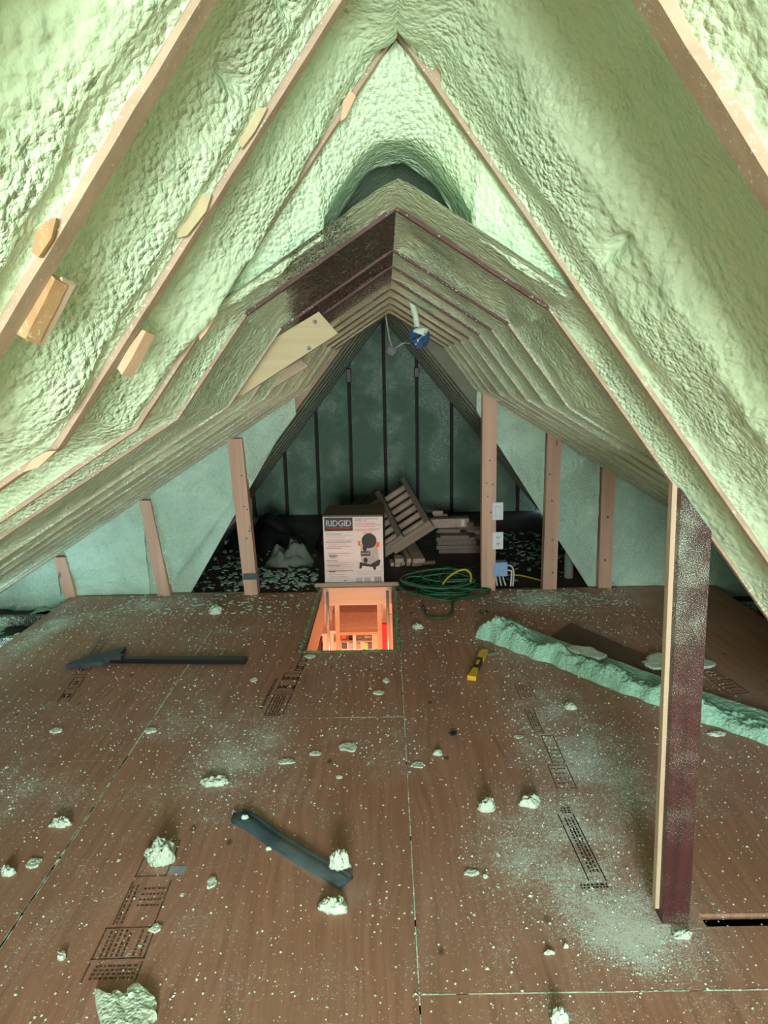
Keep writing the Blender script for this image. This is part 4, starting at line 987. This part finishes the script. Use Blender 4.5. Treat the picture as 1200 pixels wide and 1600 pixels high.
lb_ = board((p.x, 5.755, zt_ + .038), (q.x, 5.775, zt_ + .038), .075, .075, M['lumber_x'], 'long light board with a small white tag, right of the slatted sections')
B().box(q.x - .045, q.x - .018, 5.7305, 5.7335, zt_ + .012, zt_ + .066).out('paper_tag', M['white'], label='small white tag on the end of the long light board', cat='tag')
back_names = ('lowest', 'second', 'third', 'fourth', 'fifth', 'sixth', 'top')
for i in range(7):
    x0, x1 = ((.42, .9), (.41, .86), (.43, .88), (.42, .80), (.44, .84), (.41, .74), (.40, .70))[i]; z = ZF + .0178 + .0353 * i
    board((x0, 6.0, z), (x1, 5.99, z), .13, .035, M['greywood' if i % 3 else 'lumber_x'], back_names[i] + ' board of the back stack near the gable')
zt2 = ZF + .0353 * 7 + .001; p = at(672, 804, y=5.95)
board((p.x + .03, 5.98, zt2 + .016), (p.x + .15, 5.985, zt2 + .016), .06, .03, M['lumber_x'], 'lower of two short board ends on the back stack')
board((p.x + .02, 5.98, zt2 + .048), (p.x + .11, 5.985, zt2 + .048), .06, .03, M['lumber_x'], 'upper of two short board ends on the back stack')
p = at(668, 872, z=ZF); board((p.x - .05, 5.38, ZF + .0115), (p.x + .05, 5.385, ZF + .0115), .05, .022, M['lumber_x'], 'short offcut lying on the floor behind the green cords')
# two dark planks leaning from the floor against the gable
for i, (fx, tx, ty) in enumerate(((540, 592, 768), (520, 572, 774))):
    p, q = at(fx, 806, y=6.7), at(tx, ty, y=YG - .06)
    board((p.x, 6.7, ZF + .024), (q.x, YG - .06, q.z), .10, .03, M['greywood'], ('right' if i == 0 else 'left') + ' dark plank leaning on the gable behind the vacuum box')
piles_ = [o for o in COL.objects if o.name.startswith('lumber_board')]
clear_of(la1, piles_, (0, 0, .001)); clear_of(la2, piles_ + [la1], (0, 0, .001))
# ------------------------------------------------------------------ extension cords
def cord(name, P, r, mat, label, cat='extension cord', per=6, plug=None):
    e = empty(name, P[0], label=label, cat=cat); b = B(); o = Vector(P[0]); pp = catmull([Vector(p) - o for p in P], per)
    b.tube(pp, r, 6); b.out('cable', mat, e, smooth=True)
    if plug: 
        d = (pp[-1] - pp[-2]).normalized(); q = B(); q.tube([pp[-1], pp[-1] + d * .01, pp[-1] + d * .045, pp[-1] + d * .05], [r, r * 2.4, r * 2.2, r * 1.3], 8); q.out('plug', M[plug], e, smooth=True)
    return e
def loops(cx, cy, rx, ry, turns, seed, z0=.01, zr=.10, per=9):
    r = random.Random(seed); P = []; ox = oy = 0
    for i in range(int(turns * per)):
        a = i / per * 2 * math.pi
        if i % per == 0: ox, oy, sx, sy = r.uniform(-.10, .10), r.uniform(-.12, .12), r.uniform(.6, 1.15), r.uniform(.55, 1.15)
        P.append((cx + ox + math.cos(a) * rx * sx + r.uniform(-.03, .03), cy + oy + math.sin(a) * ry * sy + r.uniform(-.04, .04), z0 + r.random() * zr))
    return P
def keep(P):                              # the heap lies against the stud, not through it
    return [Vector((min(p[0], .585 if p[1] > 4.60 else .69), p[1], p[2])) for p in P]
g4 = [at(*q, z=zz) for q, zz in [((656, 925), .01), ((658, 912), .02), ((675, 905), .04), ((700, 902), .05), ((712, 912), .03), ((700, 934), .02), ((672, 930), .01), ((662, 916), .02)]]
g3 = [at(*q, z=.012) for q in [(742, 912), (760, 920), (765, 924), (750, 930), (714, 936), (708, 944), (706, 958), (690, 965), (668, 963), (662, 952)]]
A_ = cord('green_cord', keep(loops(.43, 4.76, .24, .28, 9, 1, .010, .045)) + g4 + g3, .0065, M['greencord'], 'dark green extension cord heaped in loops with its plug end curling out in front', plug='slate')
B_ = cord('green_cord', keep(loops(.40, 4.72, .22, .24, 4, 2, .078, .018)), .006, M['greencord2'], 'dusty green extension cord lying on top of the darker one')
clear_of(B_, [A_], (0, 0, .002)); settle(B_, [A_])
g5 = [at(*q, z=zz) for q, zz in [((692, 900), .135), ((700, 890), .16), ((716, 880), .19), ((728, 878), .20), ((736, 886), .17), ((735, 897), .135)]]
C_ = cord('yellow_cord', g5, .007, M['yellowcord'], 'yellow cord arching over the green heap')
clear_of(C_, [A_, B_], (0, 0, .002)); settle(C_, [A_, B_])
g6 = [at(*q, z=-.005) for q in [(786, 901), (800, 900), (815, 901), (832, 905), (846, 909)]]
cord('yellow_cord', [Vector((p.x, max(p.y, 4.80), .003)) for p in g6], .006, M['yellowcord'], 'yellow cord lying behind the right studs')
# ------------------------------------------------------------------ electrics on the right stud
def plate(px, py, rocker, label, cat, name):
    p = at(px, py, y=YC - .05); e = empty(name, (p.x, YC - .05, p.z), label=label, cat=cat)
    B().box(-.0365, .0365, 0, .007, -.060, .060, .003).out('cover_plate', M['white'], e)
    if rocker:
        B().box(-.018, .018, -.001, .0, -.036, .036).out('rocker_frame', M['ivory'], e); B().box(-.0155, .0155, -.004, -.001, -.033, .033, .001).out('rocker', M['white'], e)
    else:
        for s in (-1, 1):
            o = B().box(-.015, .015, -.003, 0, s * .022 - .014, s * .022 + .014, .003).out('socket', M['white'], e)
            for (x, w) in ((-.006, .0018), (.006, .0018)): B().box(x - w, x + w, -.0036, -.003, s * .022 - .002, s * .022 + .009).out('slot', M['black'], o)
            B().box(-.0025, .0025, -.0036, -.003, s * .022 - .010, s * .022 - .005).out('slot', M['black'], o)
    B().box(-.030, .030, .007, .05, -.048, .048, .002).out('wall_box', M['bluebox'], e)
    return e
plate(778, 799, True, 'white rocker light switch, upper of the two plates on the right stud', 'switch', 'light_switch')
plate(778, 845, False, 'white double power socket below the light switch', 'socket', 'power_socket')
p = at(782, 890, y=YC - .045); jb = empty('junction_box', (p.x, YC - .045, p.z), label='pale blue junction box with white cables at the foot of the right stud', cat='junction box')
B().box(-.05, .05, 0, .07, -.05, .05, .004).out('box_body', M['bluebox2'], jb); B().box(-.045, .045, -.003, 0, -.045, .045, .001).out('cover', M['bluebox2'], jb); B().box(-.003, .003, -.005, -.003, -.003, .003).out('screw', M['metal'], jb)
for i, x in enumerate((-.03, -.005, .02)):
    b = B(); b.tube(catmull([(x, .02, -.05), (x + .005, .015, -.075), (x + .012 + .004 * i, .02, -.12)]), .0055, 6); b.out('cable', M['whitecord'], jb, smooth=True)
for i in range(2):
    b = B(); b.tube(catmull([(.05, .03, .02 - .035 * i), (.08 - .01 * i, .028, .015 - .03 * i), (.095 - .015 * i, .025, -.03), (.09 - .015 * i, .02, -.125)]), .0065, 6); b.out('cable', M['whitecord'], jb, smooth=True)
# bottle behind the studs
p = at(888, 905, y=4.95); bt = empty('plastic_bottle', (p.x, 4.95, -.012), label='frosted plastic bottle standing between the two right studs', cat='bottle')
b = B(); b.tube([(0, 0, 0), (0, 0, .005), (0, 0, .17), (0, 0, .19), (0, 0, .205), (0, 0, .225)], [.03, .034, .034, .030, .02, .018], 14); b.out('body', M['milky'], bt, smooth=True)
b = B(); b.tube([(0, 0, .225), (0, 0, .250)], .021, 12); b.out('cap', M['chunk'], bt)
# ------------------------------------------------------------------ plastic sheet and dark bag on the left
def sheetbag(name, cx, cy, sx, sy, h, mat, label, seed, cat):
    n = 26; V = []
    for i in range(n + 1):
        for j in range(n + 1):
            u, v = i / n * 2 - 1, j / n * 2 - 1; r2 = (u * u + v * v) ** .5
            z = h * max(0, 1 - r2) ** .6 * (1 + .9 * mn.noise(Vector((u * 2.5 + seed, v * 2.5, 0)))) + .35 * h * abs(mn.noise(Vector((u * 6, v * 6, seed)))) * (1 - min(1, r2) ** 4)
            V.append((u * sx * (1 + .15 * mn.noise(Vector((v * 2, seed, 0)))), v * sy, max(.002, z)))
    o = mesh(name, V, [(i * (n + 1) + j, (i + 1) * (n + 1) + j, (i + 1) * (n + 1) + j + 1, i * (n + 1) + j + 1) for i in range(n) for j in range(n)], M[mat], None, True)
    o.location = (cx, cy, -.012); return fin(o, label=label, cat=cat)
sheetbag('plastic_sheet', -.80, 5.55, .19, .20, .15, 'milky', 'crumpled milky plastic sheet behind the left stud', 2, 'plastic sheet')
sheetbag('dark_bag', -1.13, 6.16, .34, .33, .20, 'black', 'black bag heaped in the dark behind the plastic sheet', 5, 'bag')
sheetbag('dark_bag', -.52, 6.02, .12, .22, .16, 'black', 'small black case left of the vacuum box', 8, 'bag')
# ------------------------------------------------------------------ board and fittings on the middle ceiling
def slabpx(name, pts, y, th, mat, **k):
    P = [at(a, c, y=y) for a, c in pts]; n = len(P); o = P[0]
    V = [p - o for p in P] + [p - o + Vector((0, th, 0)) for p in P]
    m_ = mesh(name, V, [tuple(range(n))[::-1], tuple(range(n, 2 * n))] + [(i, (i + 1) % n, n + (i + 1) % n, n + i) for i in range(n)], mat); m_.location = o; return fin(m_, **k)
kb = slabpx('knotty_board', [(498, 487), (528, 521), (418, 592), (380, 617), (352, 622), (425, 531)], 2.40, .038, M['pine'], label='pale knotty board nailed under the left ceiling slope', cat='board')
for (px, py) in ((492, 503), (483, 544)):
    p = at(px, py, y=2.399) - kb.location; b = B(); b.tube([(p.x, p.y - .0008, p.z), (p.x, p.y + .004, p.z)], .0075, 10); b.out('knot', M['post_dark'], kb)
slabpx('nailer_block', [(418, 592), (470, 562), (482, 572), (430, 604), (372, 640), (366, 632)], 2.95, .03, M['rafter'], label='pink-brown nailer board below the knotty board', cat='board')
p = at(655, 528, y=3.3); ob = empty('ceiling_box', p, label='round blue electrical box hanging under the right ceiling slope', cat='electrical box')
b = B(); b.tube([(0, .02, -.015), (0, .01, -.01), (0, -.02, .012), (0, -.025, .015)], [.03, .045, .048, .040], 12); b.out('box_body', M['bluebox'], ob)
b = B(); b.tube([(0, .0, .015), (.01, .0, .04), (0, .0, .05)], [.04, .036, .01], 10); b.out('foam_cap', M['chunk'], ob)
for i in range(5):
    r = random.Random(i); b = B(); b.tube(catmull([(r.uniform(-.03, .03), -.03, r.uniform(-.01, .02)), (r.uniform(-.04, .04), -.045, -.01), (r.uniform(-.03, .03), -.035, -.03), (r.uniform(-.03, .03), -.02, -.01)]), .0022, 5); b.out('wire', M[('whitecord', 'bluebox', 'black', 'metal', 'whitecord')[i]], ob)
b = B(); b.tube(catmull([(-.005, .02, .03), (-.015, .03, .10), (-.045, .05, .20), (-.07, .1, .24)]), [.014] * 19, 8); b.out('foamed_conduit', M['chunk'], ob, smooth=True)
p = at(612, 548, y=5.0); o2 = empty('ceiling_box', p, label='dark octagonal box hanging on a cable before the gable stud', cat='electrical box')
b = B(); b.tube([(0, -.015, 0), (0, .015, 0)], .034, 8); b.out('box_body', M['slate'], o2); b = B(); b.tube([(0, -.018, 0), (0, -.015, 0)], .018, 8); b.out('cover', M['black'], o2)
b = B(); b.tube(catmull([(.02, 0, .01), (.08, .0, .05), (.13, -.1, .045), (.18, -.3, .07)]), .005, 6); b.out('cable', M['whitecord'], o2, smooth=True)
b = B(); b.tube(catmull([(0, 0, .03), (-.02, .05, .12), (-.05, .1, .35)]), .006, 6); b.out('cable', M['whitecord'], o2, smooth=True)
# ------------------------------------------------------------------ loose foam, last, between the things
flakes('foam_debris', -.87, 4.98, .20, .15, 240, .032, -.012, 'rear_foam_chip', 'broken foam flakes heaped behind the left stud', 1)
flakes('foam_debris', -1.2, 4.45, .38, .12, 150, .022, 0, 'foam_wall', 'small foam flakes strewn along the far left floor edge', 2, .2, .004)
flakes('foam_debris', 1.03, 4.46, .26, .10, 170, .020, 0, 'foam_wall', 'foam flakes swept up in front of the right studs', 3, .2, .004)
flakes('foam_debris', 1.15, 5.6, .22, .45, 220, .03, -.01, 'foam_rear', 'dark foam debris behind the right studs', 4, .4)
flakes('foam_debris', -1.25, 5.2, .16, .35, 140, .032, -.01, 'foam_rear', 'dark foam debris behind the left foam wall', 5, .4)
specks()
